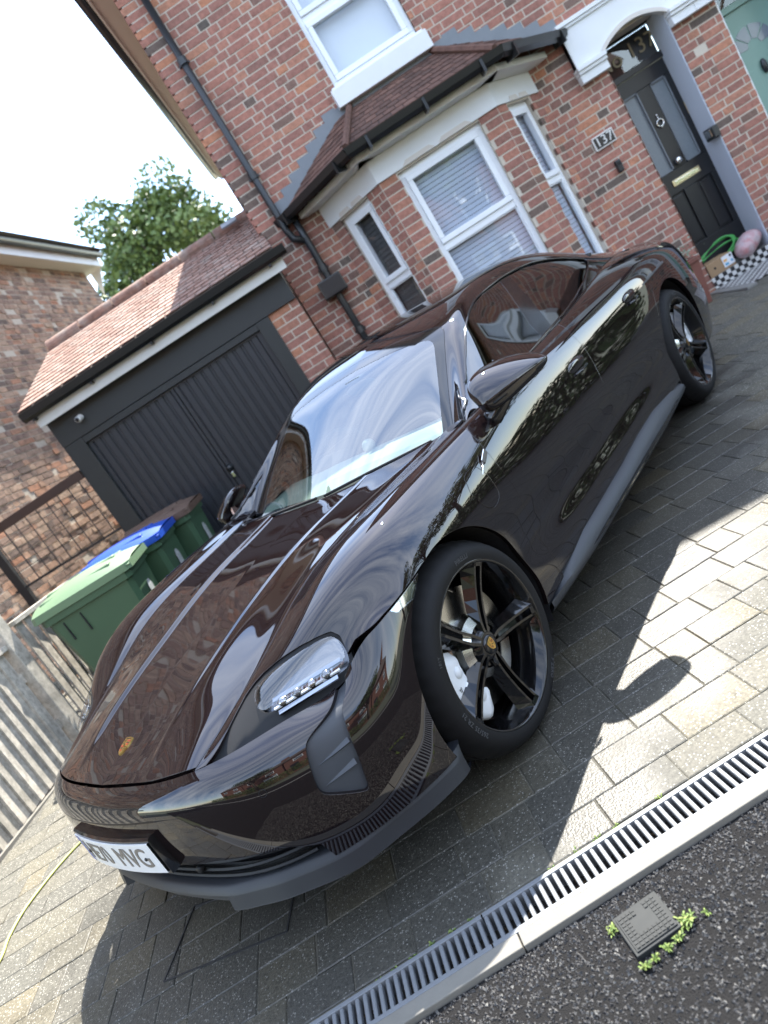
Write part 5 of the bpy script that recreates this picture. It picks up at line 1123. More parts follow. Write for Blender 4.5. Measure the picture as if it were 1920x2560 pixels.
for s in (1, -1):
    for a0, a1, r1, r0 in ((.866, .985, 2.50, 2.39), (.852, .968, 3.12, 3.04)):
        b = MB(); n = 7
        top = [bpt(a0+(a1-a0)*t, r1+(r0-r1)*t, -.013+.010*t) for t in np.linspace(0, 1, n)]; bot = [bpt(a0+(a1-a0)*t, r1+(r0-r1)*t+.02+.05*t, -.0145) for t in np.linspace(0, 1, n)]; bk = [bpt(a0+(a1-a0)*t, r1+(r0-r1)*t-.14*t-.01, -.0145) for t in np.linspace(0, 1, n)]
        b.grid([[q*[1, s, 1] for q in row] for row in (bk, top, bot)], flip=s < 0); build(b, 'fin', MATS['intake_grey'], ints[0 if s == 1 else 1], auto=30)
m = clip(B1, np.where(B1['V'][:, 0] < .4, sdist(xz(B1), mkP), -1)); 
for mm in (m, flipy(m)):
    o = emit(mm, 'marker_lamp', MATS['lamp_glass'], bum, depth=.003, off=.001); emit(mm, 'reflector', MATS['lamp_chrome'], o, lip=False, off=-.008)
m = clip(B1, sdist(bp_(B1), chP)+.01); emit(both(dict(m, V=m['V']-m['N']*.055)), 'lower_grille', MATS['gloss_black'], bum, lip=False)
for r in (4.1, 4.45, 4.75):
    b = MB(); P_ = [bpt(a, r, -.03) for a in np.linspace(0, .72, 24)]; P_ = [p*[1, -1, 1] for p in P_[:0:-1]]+P_; b.tube(P_, .006, 5); build(b, 'grille_bar', MATS['satin_black'], bum)
for s in (1, -1):
    b = MB(); c = bpt(.26, 4.3, -.02)*[1, s, 1]; b.lathe([(0, .006), (.011, .006), (.014, .002), (.014, -.01)], 16, c=(0, 0, 0)); Rm = Vector((1, .25*s, .0)).to_track_quat('Z', 'Y').to_matrix().to_4x4(); Rm.translation = Vector(c); b.moved(Rm); build(b, 'sensor', MATS['satin_black'], bum, smooth=True)
    b = MB(); c = bpt(.70, 2.3, .0008); n_ = bpt(.70, 2.3, .01)-c; Rm = Vector((n_*[1, s, 1]).tolist()).to_track_quat('Z', 'Y').to_matrix().to_4x4(); Rm.translation = Vector((c*[1, s, 1]).tolist()); b.lathe([(.0105, .0), (.0112, .0006), (.0118, 0)], 20); b.moved(Rm); build(b, 'sensor', MATS['satin_black'], bum)
# splitter
SP = [(.962, 0), (.955, .17), (.943, .31), (.929, .394), (.905, .464), (.872, .551), (.838, .614), (.744, .757), (.643, .831), (.528, .903), (.450, .940), (.395, .957), (.375, .955)]
sp = curve([(x, y, 0) for x, y in SP], 60)
def splitter_row(k, dx, z): return [tuple(np.array([p[0], p[1], 0])+np.array([-1, -.55*min(1, p[1]/.5), 0])*dx+np.array([0, 0, z])) for p in sp]
rows = [(.05, .178, 1), (.006, .180, 1), (.0, .184, 1), (.002, .190, 1), (.010, .228, 1), (.0105, .2295, 0), (.011, .231, 0), (.015, .238, 0), (.022, .250, 0), (.030, .257, 0), (.055, .262, 0), (.12, .262, 0)]
ins_ = lambda y: .034*np.clip((.355-abs(y))/.035, 0, 1)
G = [[(p[0]-d-(ins_(p[1]) if c else 0), p[1]-.55*min(1, p[1]/.5)*d, z) for p in sp] for d, z, c in rows]; G = [[(x, -y, z) for x, y, z in r[:0:-1]]+r for r in G]
b = MB(); b.grid(G, flip=True); build(b, 'splitter', MATS['lip_grey'], car, auto=32)
# sills
for s in (1, -1):
    b = MB(); G = []
    xs_ = np.linspace(-.395, -2.50, 44); top = np.interp(-xs_, [.395, .44, .50, .66, .84, 1.1, 1.43, 1.7, 2.0, 2.3, 2.5], [.225, .235, .248, .266, .282, .280, .283, .298, .305, .285, .255]); yo = np.interp(-xs_, [.395, .5, .8, 1.4, 2.0, 2.5], [.950, .962, .980, .985, .985, .965])
    for (x, t, y) in zip(xs_, top, yo): G.append([(x, .90, t+.012), (x, y-.045, t+.006), (x, y-.020, t-.006), (x, y, .236), (x, y, .215), (x, y-.014, .196), (x, y-.06, .187), (x, .80, .185)])
    b.grid([[(p[0], p[1]*s, p[2]) for p in r] for r in G], flip=s > 0); si = build(b, 'sill', MATS['trim_grey'], car, auto=50)
    b = MB(); n = 40; P_ = []
    for t in np.linspace(0, 1, n): P_.append((-.80-1.52*t, .2265+.0105*math.sin(math.pi*t)**.5+.0))
    for t in np.linspace(1, 0, n): P_.append((-.80-1.52*t, .2255-.0105*math.sin(math.pi*t)**.5))
    b.prism([(x, (np.interp(-x, [.395, .5, .8, 1.4, 2.0, 2.5], [.950, .962, .980, .985, .985, .965])+.0005)*s, z) for x, z in P_], (0, .0015*s, 0)); build(b, 'sill_inlay', MATS['gloss_black'], si)
# linings, floor, cabin
for s in (1, -1):
    for c in (AF, AR):
        b = MB(); b.lathe([(c[2]+.001, .975-.028), (c[2]+.004, .93), (c[2]+.006, .60), (.05, .60)], 48, axis='y', c=(0, 0, 0), a0=-.45, a1=math.pi+.45)
        b.v = [(x+c[0], y*s, z+c[1]) for x, y, z in b.v]; build(b, 'arch_lining', MATS['arch_lining'], car)
b = MB(); b.box(-3.85, .30, -.80, .80, .16, .19); b.box(.30, .84, -.48, .48, .165, .19); b.box(-3.5, -.45, -.80, .80, .19, .40); build(b, 'floor_pan', MATS['arch_lining'], car)
b = MB(); b.prism([(-.66, -.66, .86), (-.78, -.66, .905), (-1.02, -.66, .915), (-1.18, -.66, .86), (-1.18, -.66, .60), (-.66, -.66, .60)], (0, 1.32, 0)); dash = build(b, 'dashboard', MATS['dash_pale'], car, bevel=.02)
b = MB(); b.sphere((-1.02, 0, .935), .035, .035, .035, 16, 10); build(b, 'clock', MATS['dash_pale'], dash, smooth=True)
b = MB(); b.sphere((-1.10, -.38, .915), .10, .19, .05, 18, 10); build(b, 'binnacle', MATS['cabin_dark'], dash, smooth=True)
b = MB(); cN = Vector((-.93, 0, .35)).normalized(); q = cN.to_track_quat('Z', 'Y').to_matrix(); b.tube([tuple(q @ Vector((.18*math.cos(t), .18*math.sin(t), 0))+Vector((-1.32, -.38, .87))) for t in np.linspace(0, 6.283, 33)[:-1]], .015, 8, closed=True)
for a in (0, 2.3, 4.0): b.tube([(-1.30, -.38, .87), tuple(q @ Vector((.18*math.cos(a), .18*math.sin(a), 0))+Vector((-1.32, -.38, .87)))], .014, 6)
build(b, 'steering_wheel', MATS['cabin_dark'], car, smooth=True)
for y, x in ((.38, -1.78), (-.38, -1.78), (.36, -2.55), (-.36, -2.55)):
    b = MB(); b.prism([(x, y-.24, .45), (x-.12, y-.24, .45), (x-.33, y-.20, .98), (x-.30, y-.11, 1.12), (x-.24, y-.11, 1.12), (x-.19, y-.20, .95)], (0, .46, 0)); build(b, 'seat', MATS['cabin_dark'], car, bevel=.04)
b = MB(); b.box(-3.4, -.62, -.78, -.74, .4, .92); b.box(-3.4, -.62, .74, .78, .4, .92); b.box(-3.4, -2.7, -.7, .7, .8, .85); build(b, 'cabin_lining', MATS['cabin_dark'], car)
b = MB(); b.box(-1.27, -1.16, -.05, .05, 1.225, 1.245); b.sphere((-1.20, 0, 1.19), .02, .11, .032, 14, 8); build(b, 'rear_view_mirror', MATS['trim_grey'], car, smooth=True)
# wipers and scuttle
b = MB(); b.grid([[(-.46-.16*abs(y)/.7, y, .865) for y in np.linspace(-.72, .72, 15)], [(-.62-.14*abs(y)/.7, y, .885) for y in np.linspace(-.72, .72, 15)]], flip=True); build(b, 'scuttle', MATS['satin_black'], car)
for pts in ([(-.515, .08, .906), (-.565, .35, .915), (-.655, .64, .914)], [(-.55, -.60, .902), (-.525, -.30, .912), (-.52, .02, .908)]):
    b = MB(); b.tube(smooth_path_(pts) if 'smooth_path_' in globals() else pts, .007, 6); build(b, 'wiper', MATS['satin_black'], car)
# door mirrors
for s in (1, -1):
    b = MB(); nu2, nv2 = 36, 22
    ctr = np.array([-.830, .985, .985]); ax = np.array([-.29, .170, .018]); L_ = np.linalg.norm(ax); e1 = ax/L_; e2 = np.array([.50, .80, 0]); e2 -= e1*(e2@e1); e2 /= np.linalg.norm(e2); e3 = np.cross(e1, e2); e3 = e3 if e3[2] > 0 else -e3
    V = []
    for j in range(nv2+1):
        th = math.pi*j/nv2; t = -math.cos(th); sq = math.sin(th)**(.52 if t > 0 else .70)
        for i in range(nu2):
            a = 2*math.pi*i/nu2; ca_, sa_ = math.cos(a), math.sin(a); hh = .080+.014*(-t); zz = sa_*hh*(1. if sa_ > 0 else .80)
            dd = (.074+.012*t)*ca_-.092*max(sa_, 0)
            V.append(ctr+e1*(t*L_*.5)+e2*dd*sq+e3*zz*sq*(1-.10*t)+np.array([0, 0, -.012*t*t]))
    F = [(j*nu2+i, j*nu2+(i+1) % nu2, (j+1)*nu2+(i+1) % nu2, (j+1)*nu2+i) for j in range(nv2) for i in range(nu2)]
    b.add([p*[1, s, 1] for p in V], F if s > 0 else [f[::-1] for f in F]); mo = build(b, 'door_mirror', PAINT, car, smooth=True)
    bm_ = bmesh.new(); bm_.from_mesh(mo.data); bmesh.ops.recalc_face_normals(bm_, faces=bm_.faces); bm_.to_mesh(mo.data); bm_.free()
    b = MB(); P_ = [(ctr+e1*t*L_*.5+e2*(.062+.014*t)*.96*(1-t**4*.3)+e3*(-.024+.01*t))*[1, s, 1] for t in np.linspace(-.80, .80, 12)]; b.tube(P_, .006, 6); build(b, 'indicator', MATS['satin_black'], mo, smooth=True)
    b = MB(); P_ = [np.array(q)*[1, s, 1] for q in ((-.74, .855, .872), (-.745, .905, .893), (-.765, .945, .925), (-.79, .965, .95))]; b.tube(P_, [.045, .036, .032, .036], 12); build(b, 'mirror_arm', MATS['gloss_black'], mo, smooth=True)
    b = MB(); P_ = [(ctr+e1*t*L_*.46+e3*h-e2*.05)*[1, s, 1] for t, h in ((-.9, -.03), (.85, -.03), (.9, .035), (-.8, .05))]; b.prism(P_, (-e2*.012)*[1, s, 1]); build(b, 'mirror_glass', MATS['lamp_chrome'], mo)
# door handles in their hollows
for s in (1, -1):
    for dm_, x0, z0, y0 in ((dl if s == 1 else dr_, -1.51, .790, .926), (rl if s == 1 else rr_, -2.41, .838, .945)):
        b = MB(); b.sphere((x0, y0-.004, z0), .105, .012, .030, 24, 12); b.v = [(x, y*s, z) for x, y, z in b.v]; b.f = b.f if s > 0 else [f[::-1] for f in b.f]; ho_ = build(b, 'handle', PAINT, dm_, smooth=True)
        b = MB(); b.tube([(x0+.07, (y0+.006)*s, z0-.030), (x0, (y0+.010)*s, z0-.036), (x0-.08, (y0+.006)*s, z0-.032)], .007, 8); build(b, 'handle_recess', MATS['gloss_black'], ho_, smooth=True)
# trim on the wing by the charge flap
for s in (1, -1):
    b = MB(); P_ = [(-.385, .947, .748), (-.43, .942, .782), (-.475, .938, .815)]; b.tube([np.array(q)*[1, s, 1] for q in P_], [.002, .003, .004], 6); build(b, 'badge_strip', MATS['chrome'], car, smooth=True)
    b = MB(); b.obox(np.array([-.497, .9385*s, .822]), (-.022, 0, .012), (0, .002, 0), (.005, 0, .010)); build(b, 'badge_strip', MATS['chrome'], car)
# number plate
px_ = lambda y: 1.004-.27*y*y
pl_ = lambda y, z, d=0.: np.array([px_(y)+d, y, z])
b = MB(); ys = np.linspace(-.262, .262, 25)
G = [[pl_(y, .386) for y in ys], [pl_(y, .500) for y in ys]]; b.grid(G, flip=False); b.grid([[pl_(y, .500) for y in ys], [pl_(y, .500, -.004) for y in ys]]); b.grid([[pl_(y, .386, -.004) for y in ys], [pl_(y, .386) for y in ys]])
npl = build(b, 'number_plate', MATS['plate_white'], car)
bm_ = bmesh.new(); bm_.from_mesh(npl.data); bmesh.ops.remove_doubles(bm_, verts=bm_.verts, dist=1e-5); bmesh.ops.recalc_face_normals(bm_, faces=bm_.faces); bm_.to_mesh(npl.data); bm_.free()
b = MB(); ys = np.linspace(-.272, .272, 25); prof = [(-.0045, .380), (-.0045, .508), (-.012, .514), (-.055, .510), (-.055, .380), (-.012, .374)]
b.grid([[pl_(y, z, d) for y in ys] for d, z in prof+prof[:1]], flip=True); e_ = [pl_(ys[-1], z, d) for d, z in prof]; b.add(e_, [tuple(range(6))]); e_ = [pl_(ys[0], z, d) for d, z in prof]; b.add(e_, [tuple(range(6))[::-1]])
hol = build(b, 'plate_holder', MATS['gloss_black'], car, auto=40)
def on_plate(txt, size, y0, sx, z0, mt, nm):
    v, f = text_mesh(txt, size, .0006, 1.0, 4); v = np.array(v); mesh_obj(nm, [pl_(y0+p[0]*sx, z0+p[1], .0009+p[2]) for p in v], f, MATS[mt], npl)
def bold(txt, size, y0, sx, z0):
    for dx in (-.0016, 0, .0016): on_plate(txt, size, y0+dx, sx, z0, 'plate_text', 'plate_lettering')
bold('HE70', .108, -.115, .80, .443); bold('MVG', .108, .130, .86, .443)
b = MB(); b.add([pl_(-.258, .388, .0006), pl_(-.222, .388, .0006), pl_(-.222, .498, .0006), pl_(-.258, .498, .0006)], [(0, 1, 2, 3)]); build(b, 'plate_band', MATS['plate_blue'], npl)
for y in (-.19, .205): b = MB(); b.sphere(pl_(y, .443, .002), .004, .006, .006, 10, 6); build(b, 'screw', MATS['black_letter'], npl)
# crests
def crest(o, x, n, size, parent, nm='crest'):
    """shield at o with its own right (x) and normal n"""
    o, x, n = (np.asarray(a, float) for a in (o, x, n)); n = n/np.linalg.norm(n); x = x-n*(x@n); x /= np.linalg.norm(x); y = np.cross(n, x); q = lambda a, b_, d=0.: o+x*a*size+y*b_*size+n*d*size
    sh_ = [(-.37, .48), (0, .52), (.37, .48), (.40, .20), (.36, -.10), (.24, -.36), (0, -.55), (-.24, -.36), (-.36, -.10), (-.40, .20)]
    b = MB(); b.prism([q(a, c) for a, c in sh_], n*size*.06); cr = build(b, nm, MATS['gold'], parent)
    def patch(P, mt, d=.065): b = MB(); b.prism([q(a, c, d) for a, c in P], n*size*.012); build(b, 'enamel', MATS[mt], cr)
    for k in range(3):
        y1 = .30-k*.10
        patch([(.05, y1), (.34, y1), (.345, y1-.045), (.05, y1-.045)], 'crest_red' if k % 2 == 0 else 'crest_black'); patch([(-.05, -.02-k*.11), (-.31+k*.05, -.02-k*.11), (-.29+k*.06, -.07-k*.11), (-.05, -.07-k*.11)], 'crest_red' if k % 2 == 0 else 'crest_black')
    patch([(-.09, .12), (.09, .12), (.08, -.02), (0, -.10), (-.08, -.02)], 'gold', .08); patch([(-.03, .09), (.03, .09), (.045, .0), (0, -.06), (-.04, .01)], 'crest_black', .092)
    for k in range(3): patch([(-.32, .30-k*.09), (-.12, .32-k*.09), (-.12, .30-k*.09), (-.32, .28-k*.09)], 'crest_black'); patch([(.10, -.08-k*.10), (.30-k*.05, -.06-k*.10), (.30-k*.05, -.08-k*.10), (.10, -.10-k*.10)], 'crest_black')
    v, f = text_mesh('PORSCHE', .12*size, .004*size); mesh_obj('crest_lettering', [o+x*p[0]+y*(p[1]+.405*size)+n*(.066*size+p[2]) for p in v], f, MATS['crest_black'], cr)
    return cr
k = np.argmin(np.hypot(M0['V'][:, 0]-.772, M0['V'][:, 1])); crest(M0['V'][k]+[0, 0, .0005], (0, 1, 0), M0['N'][k], .062, car)
# wheels
def wheel(x, y, s, W, spoke0, name_lab, cal_at, cal):
    """wheel whose outer rim plane stands at y; s = +1 left, -1 right"""
    def T(b):
        b.v = [(x+p[0], s*(y+p[1]), .357+p[2]) for p in b.v]
        if s < 0: b.f = [f[::-1] for f in b.f]
        return b
    b = MB(); b.lathe([(.276, -.004), (.281, .0), (.2795, .004), (.273, .002), (.270, -.006), (.262, -.020), (.255, -.045), (.246, -.075), (.242, -W+.04), (.262, -W+.01), (.275, -W)], 72, axis='y'); wh = build(T(b), 'wheel', MATS['wheel_black'], car, smooth=True)
    # tyre with grooved tread and notched shoulders
    n = 160; prof = [(.272, -.006), (.2775, .003), (.287, .0065), (.300, .0075), (.314, .0050), (.325, -.0020), (.335, -.0140), (.3435, -.028), (.3510, -.044), (.3565, -.058), (.3585, -.066), (.353, -.068), (.353, -.078), (.3595, -.080), (.3598, -.125), (.353, -.127), (.353, -.138), (.3598, -.14), (.3595, -.188), (.353, -.19), (.353, -.20), (.3595, -.202), (.3585, -.235), (.350, -.258), (.325, -.272), (.285, -.268), (.272, -.258)]
    pr = np.array(prof); pr[:, 1] = np.where(pr[:, 1] < -.1, pr[:, 1]*(W/.265), pr[:, 1]); b = MB(); V = []
    for i in range(n):
        a = 2*math.pi*i/n
        for k, (r, h) in enumerate(pr):
            rr = r-(.0035 if (i % 4 == 0 and 7 <= k <= 10) else 0); V.append((rr*math.cos(a), h, rr*math.sin(a)))
    K = len(pr); b.add(V, [(i*K+q, i*K+q+1, ((i+1) % n)*K+q+1, ((i+1) % n)*K+q) for i in range(n) for q in range(K-1)]); build(T(b), 'tyre', MATS['rubber'], wh, auto=38)
    def arc_text(txt, size, r0, th0, h, mt, nm, par, depth=.0006):
        v, f = text_mesh(txt, size, depth, 1.08, 2); Vt = []
        for p in v:
            a = math.radians(th0)+p[0]/r0; r = r0+p[1]; Vt.append((r*math.cos(a), h+p[2], r*math.sin(a)))
        b = MB(); b.add(Vt, f); build(T(b), nm, MATS[mt], par)
    if s > 0:
        arc_text('265/35 ZR 21', .022, .302, -18, .0078, 'tyre_letter', 'tyre_lettering', wh); arc_text('101Y', .016, .302, 27, .0078, 'tyre_letter', 'tyre_lettering', wh)
        arc_text('PIRELLI', .022, .302, 100, .0078, 'tyre_letter', 'tyre_lettering', wh); arc_text('P ZERO', .020, .302, 235, .0078, 'tyre_letter', 'tyre_lettering', wh)
    # hub and five split spokes
    b = MB(); b.lathe([(0, -.030), (.036, -.030), (.045, -.032), (.052, -.040), (.058, -.060), (.085, -.070), (.09, -.11)], 40, axis='y'); build(T(b), 'hub', MATS['wheel_black'], wh, smooth=True)
    def P3(r, t, h, A): ca_, sa_ = math.cos(A), math.sin(A); return np.array([r*ca_-t*sa_, h, r*sa_+t*ca_])
    yf = lambda r: np.interp(r, [.04, .09, .17, .25, .272], [-.030, -.036, -.031, -.014, -.004])
    for k in range(5):
        A = math.radians(spoke0+72*k); b = MB()
        rs = [.040, .075, .11, .15, .19, .23, .255, .270]
        for sd in (-1, 1):
            inn = np.interp(rs, [.04, .075, .15, .27], [.004, .0085, .0095, .0125]); wd = np.interp(rs, [.04, .075, .15, .27], [.010, .0105, .0085, .0080])
            for q in range(len(rs)-1):
                r0, r1 = rs[q], rs[q+1]; a0, a1 = inn[q], inn[q+1]; c0, c1 = a0+wd[q], a1+wd[q+1]; h0, h1 = yf(r0), yf(r1); d = .012
                w0, w1 = c0+np.interp(r0, [.04, .10, .2, .27], [.006, .020, .026, .040]), c1+np.interp(r1, [.04, .10, .2, .27], [.006, .020, .026, .040]); dp0, dp1 = h0-np.interp(r0, [.04, .12, .27], [.022, .034, .034]), h1-np.interp(r1, [.04, .12, .27], [.022, .034, .034])
                S0 = [P3(r0, sd*a0, h0-d*3, A), P3(r0, sd*a0, h0, A), P3(r0, sd*c0, h0, A), P3(r0, sd*w0, dp0, A)]; S1 = [P3(r1, sd*a1, h1-d*3, A), P3(r1, sd*a1, h1, A), P3(r1, sd*c1, h1, A), P3(r1, sd*w1, dp1, A)]
                F = [(i, i+1, 5+i-1+0, 4+i) for i in range(3)]; F = [(i, i+1, 4+i+1, 4+i) for i in range(3)]
                b.add(S0+S1, F if sd < 0 else [f[::-1] for f in F])
        e0, e1 = .0125, .0205
        b.add([P3(.258, -e1, yf(.258), A), P3(.258, e1, yf(.258), A), P3(.272, e1+.001, yf(.272), A), P3(.272, -e1-.001, yf(.272), A)], [(0, 1, 2, 3)])
        b.add([P3(.258, -e1, yf(.258), A), P3(.258, e1, yf(.258), A), P3(.258, e1, -.05, A), P3(.258, -e1, -.05, A)], [(3, 2, 1, 0)])
        # floor of the slot
        b.add([P3(.05, -.012, -.062, A), P3(.05, .012, -.062, A), P3(.262, .016, -.05, A), P3(.262, -.016, -.05, A)], [(0, 1, 2, 3)])
        o = build(T(b), 'spoke', MATS['wheel_black'], wh)
        bm_ = bmesh.new(); bm_.from_mesh(o.data); bmesh.ops.remove_doubles(bm_, verts=bm_.verts, dist=2e-5); bmesh.ops.recalc_face_normals(bm_, faces=bm_.faces); bm_.to_mesh(o.data); bm_.free()
        A2 = A+math.radians(36); c = P3(.062, 0, -.06, A2); b = MB(); b.lathe([(0, .012), (.008, .012), (.0095, .008), (.0095, -.01)], 6, axis='y', c=tuple(c)); b.lathe([(.016, -.008), (.017, .004), (.0195, .004), (.021, -.012)], 16, axis='y', c=tuple(c)); build(T(b), 'wheel_bolt', MATS['wheel_black'], wh)
    b = MB(); b.lathe([(0, -.0225), (.026, -.0225), (.0315, -.025), (.033, -.031)], 36, axis='y'); build(T(b), 'centre_cap', MATS['gloss_black'], wh, smooth=True)
    if s > 0:
        cx = np.array([x, y-.0222, .357]); t = math.radians(18 if x > -1 else 5); crest(cx, (-math.cos(t), 0, math.sin(t)), (0, 1, 0), .040, wh)
    # brake disc and caliper
    b = MB(); b.lathe([(.075, -.045), (.105, -.062), (.110, -.085), (.112, -.100), (.208, -.100), (.210, -.103), (.210, -.135), (.1, -.135)], 64, axis='y'); build(T(b), 'brake_disc', MATS['disc_steel'], wh, smooth=False)
    b = MB(); aa = np.linspace(math.radians(cal_at-48), math.radians(cal_at+48), 25); G = []
    for i, a in enumerate(aa):
        e = min(1, 3.2*math.sin(math.pi*i/24)); r0 = .135+.012*(1-e); r1 = .238-.012*(1-e); hh = -.060-.022*(1-e)
        G.append([(r*math.cos(a), h, r*math.sin(a)) for r, h in ((r0, hh-.035), (r0, hh-.006), (r0+.010, hh), (r1-.022, hh+.002), (r1-.008, hh-.004), (r1, hh-.016), (r1, hh-.12))])
    b.grid(G, flip=False); cal_ = build(T(b), 'caliper', MATS[cal], wh, auto=35)
    bm_ = bmesh.new(); bm_.from_mesh(cal_.data); bmesh.ops.recalc_face_normals(bm_, faces=bm_.faces); bm_.to_mesh(cal_.data); bm_.free()
    for k in (-24, 0, 24):
        a = math.radians(cal_at+k); b = MB(); b.lathe([(0, .004), (.017, .003), (.021, -.002), (.022, -.01)], 20, axis='y', c=(.162*math.cos(a), -.058, .162*math.sin(a))); build(T(b), 'piston_cover', MATS[cal], wh, smooth=True)
    if s > 0: arc_text('PORSCHE', .0175, .194, cal_at, -.0565, 'black_letter', 'caliper_lettering', wh, .0004)
    b = MB(); a = math.radians(spoke0+72*1-34); b.tube([(.243*math.cos(a), -.05, .243*math.sin(a)), (.228*math.cos(a), -.03, .228*math.sin(a))], .004, 8); build(T(b), 'valve', MATS['chrome'], wh)
    return wh
wheel(0, .968, 1, .265, 48, '', -17, 'caliper_white'); wheel(0, .968, -1, .265, 30, '', 170, 'caliper_white')
wheel(-2.9, .972, 1, .305, 62, '', 170, 'caliper_white'); wheel(-2.9, .972, -1, .305, 20, '', 10, 'caliper_white')
# ---------------------------------------------------------------- wheelie bins
mat('bin_green', (.050, .098, .054), .42, noise=(5, .4, (.055, .125, .065)), bump=(200, .08, .001)); mat('lid_green', (.13, .205, .115), .45); mat('lid_blue', (.012, .065, .38), .4); mat('lid_brown', (.085, .050, .035), .55, noise=(14, .6, (.16, .11, .08)))
mat('sticker', (.60, .60, .60), .6, noise=(45, .9, (.12, .16, .12)))
def wheelie(label, x, y, rz, lid, H=1.0):
    e = empty('wheelie_bin', label, 'bin', gmat(x, y, rz), 'wheelie bins in a row by the garage')
    w, d, wb, db = .285, .335, .225, .255         # half sizes at rim and base; front faces +x
    mb = MB(); zr = H-.10
    lv = [(db, wb, .06), (db+.006, wb+.006, .10), (d-.012, w-.012, zr-.10), (d-.010, w-.010, zr-.075)]
    def ring(a, b, z, c=.035): return [(a-c, -b, z), (a, -b+c, z), (a, b-c, z), (a-c, b, z), (-a+c, b, z), (-a, b-c, z), (-a, -b+c, z), (-a+c, -b, z)]
    R_ = [ring(*l) for l in lv]; V = [p for r in R_ for p in r]; F = [tuple(range(8))[::-1]]+[(8*k+i, 8*k+(i+1) % 8, 8*k+8+(i+1) % 8, 8*k+8+i) for k in range(3) for i in range(8)]; mb.add(V, F)
    build(mb, 'body', MATS['bin_green'], e, auto=40)
    mb = MB(); V = [p for r in (ring(d-.008, w-.008, zr-.075), ring(d+.012, w+.012, zr-.07), ring(d+.014, w+.014, zr), ring(d-.02, w-.02, zr)) for p in r]; mb.add(V, [(8*k+i, 8*k+(i+1) % 8, 8*k+8+(i+1) % 8, 8*k+8+i) for k in range(3) for i in range(8)]); build(mb, 'rim', MATS['bin_green'], e, auto=40)
    # domed lid with a lip, handle at the hinge side
    mb = MB(); G = []
    for i in range(13):
        t = i/12; x_ = -d-.03+(2*d+.075)*t; row = []
        for j in range(11):
            s = -1+2*j/10; prof = (1-abs(s)**3.5); z = zr+.012+.075*prof*math.sin(math.pi*min(max(.06+.88*t, 0), 1))**.5+.02*(1-t)
            row.append((x_, s*(w+.022), z))
        G.append(row)
    mb.grid(G); build(mb, 'lid', MATS[lid], e, smooth=True)
    mb = MB(); o2 = ring(d+.045, w+.026, zr-.02); i2 = ring(d+.045, w+.026, zr+.032)
    o2 = [(x_-(0.012 if x_ < 0 else 0), y_, z_) for x_, y_, z_ in o2]; mb.add(o2+i2, [(i, (i+1) % 8, 8+(i+1) % 8, 8+i) for i in range(8)]); build(mb, 'lid_lip', MATS[lid], e)
    for s in (-.62, .0, .62):
        mb = MB(); mb.box(-d+.02, d-.10, s*w-.03, s*w+.03, zr+.06, zr+.094 if s == 0 else zr+.078); build(mb, 'lid_rib', MATS[lid], e, bevel=.012)
    mb = MB(); mb.tube([(-d-.055, -w+.05, zr+.0), (-d-.055, w-.05, zr+.0)], .016, 8); mb.box(-d-.06, -d+.01, -w+.05, -w+.09, zr-.03, zr+.014); mb.box(-d-.06, -d+.01, w-.09, w-.05, zr-.03, zr+.014); build(mb, 'handle', MATS['bin_green'], e)
    for s in (-1, 1):
        mb = MB(); mb.lathe([(0, -.02), (.08, -.02), (.10, -.012), (.10, .012), (.08, .02), (0, .02)], 20, axis='y', c=(-db+.03, s*(wb+.0), .10)); build(mb, 'wheel', MATS['dark_void'], e)
    # number sticker on the front
    zc = .66; xf = db+(d-db)*(zc-.06)/(zr-.16)+.003
    S = [(xf-.008, -.052, zc-.075), (xf-.008, .052, zc-.075), (xf+.001, .052, zc+.04), (xf+.004, .026, zc+.078), (xf+.004, -.026, zc+.078), (xf+.001, -.052, zc+.04)]
    mb = MB(); mb.prism(S, (.003, 0, 0)); build(mb, 'sticker', MATS['sticker'], e)
    for dx in (-.02, .11):
        t = .80; yb = wb+(w-wb)*t+.004; mb = MB(); mb.box(-d+.13+dx, -d+.138+dx, -yb-.003, -yb+.02, zr-.24, zr-.10); build(mb, 'slot', MATS['dark_void'], e)
    return e
wheelie('green wheelie bin with a pale green lid, nearest of the three bins', -2.42, 5.06, .10, 'lid_green', 1.02)
wheelie('green wheelie bin with a bright blue lid, middle of the three bins', -2.36, 5.74, .03, 'lid_blue', 1.02)
wheelie('green wheelie bin with a brown lid, nearest the garage door', -2.24, 6.38, .0, 'lid_brown', 1.02)
# ---------------------------------------------------------------- hose, number plaque, bell, planter, parcels
mat('hose_yellow', (.50, .52, .16), .45); mat('hose_green', (.06, .32, .07), .4)
hp = [(-2.60, 2.40), (-2.593, 2.676), (-2.622, 2.814), (-2.625, 2.963), (-2.588, 3.10), (-2.529, 3.233), (-2.454, 3.334), (-2.30, 3.44), (-2.05, 3.43), (-1.93, 3.30), (-2.0, 3.12)]
def smooth_path(p, n=8):
    p = [np.array(q, float) for q in p]; out = []
    for i in range(len(p)-1):
        a, b, c, d = p[max(i-1, 0)], p[i], p[i+1], p[min(i+2, len(p)-1)]
        for k in range(n):
            t = k/n; out.append(.5*((2*b)+(c-a)*t+(2*a-5*b+4*c-d)*t*t+(3*b-a-3*c+d)*t**3))
    return out+[p[-1]]
mb = MB(); mb.tube([(x, y, gz(x, y)+.006) for x, y in smooth_path(hp)], .0065, 8)
o = build(mb, 'garden_hose', MATS['hose_yellow'], smooth=True); tag(o, 'thin yellow hose lying in a curve on the sunlit paving', 'hose')
fr_ = empty('drain_frame', 'thin dark frame of a drain cover recessed into the paving before the car', 'drain cover', loc(-1.34, 2.17, gz(-1.34, 2.17)))
cn = [(-1.537, 2.33), (-1.584, 2.034), (-1.106, 1.956), (-1.085, 2.20)]
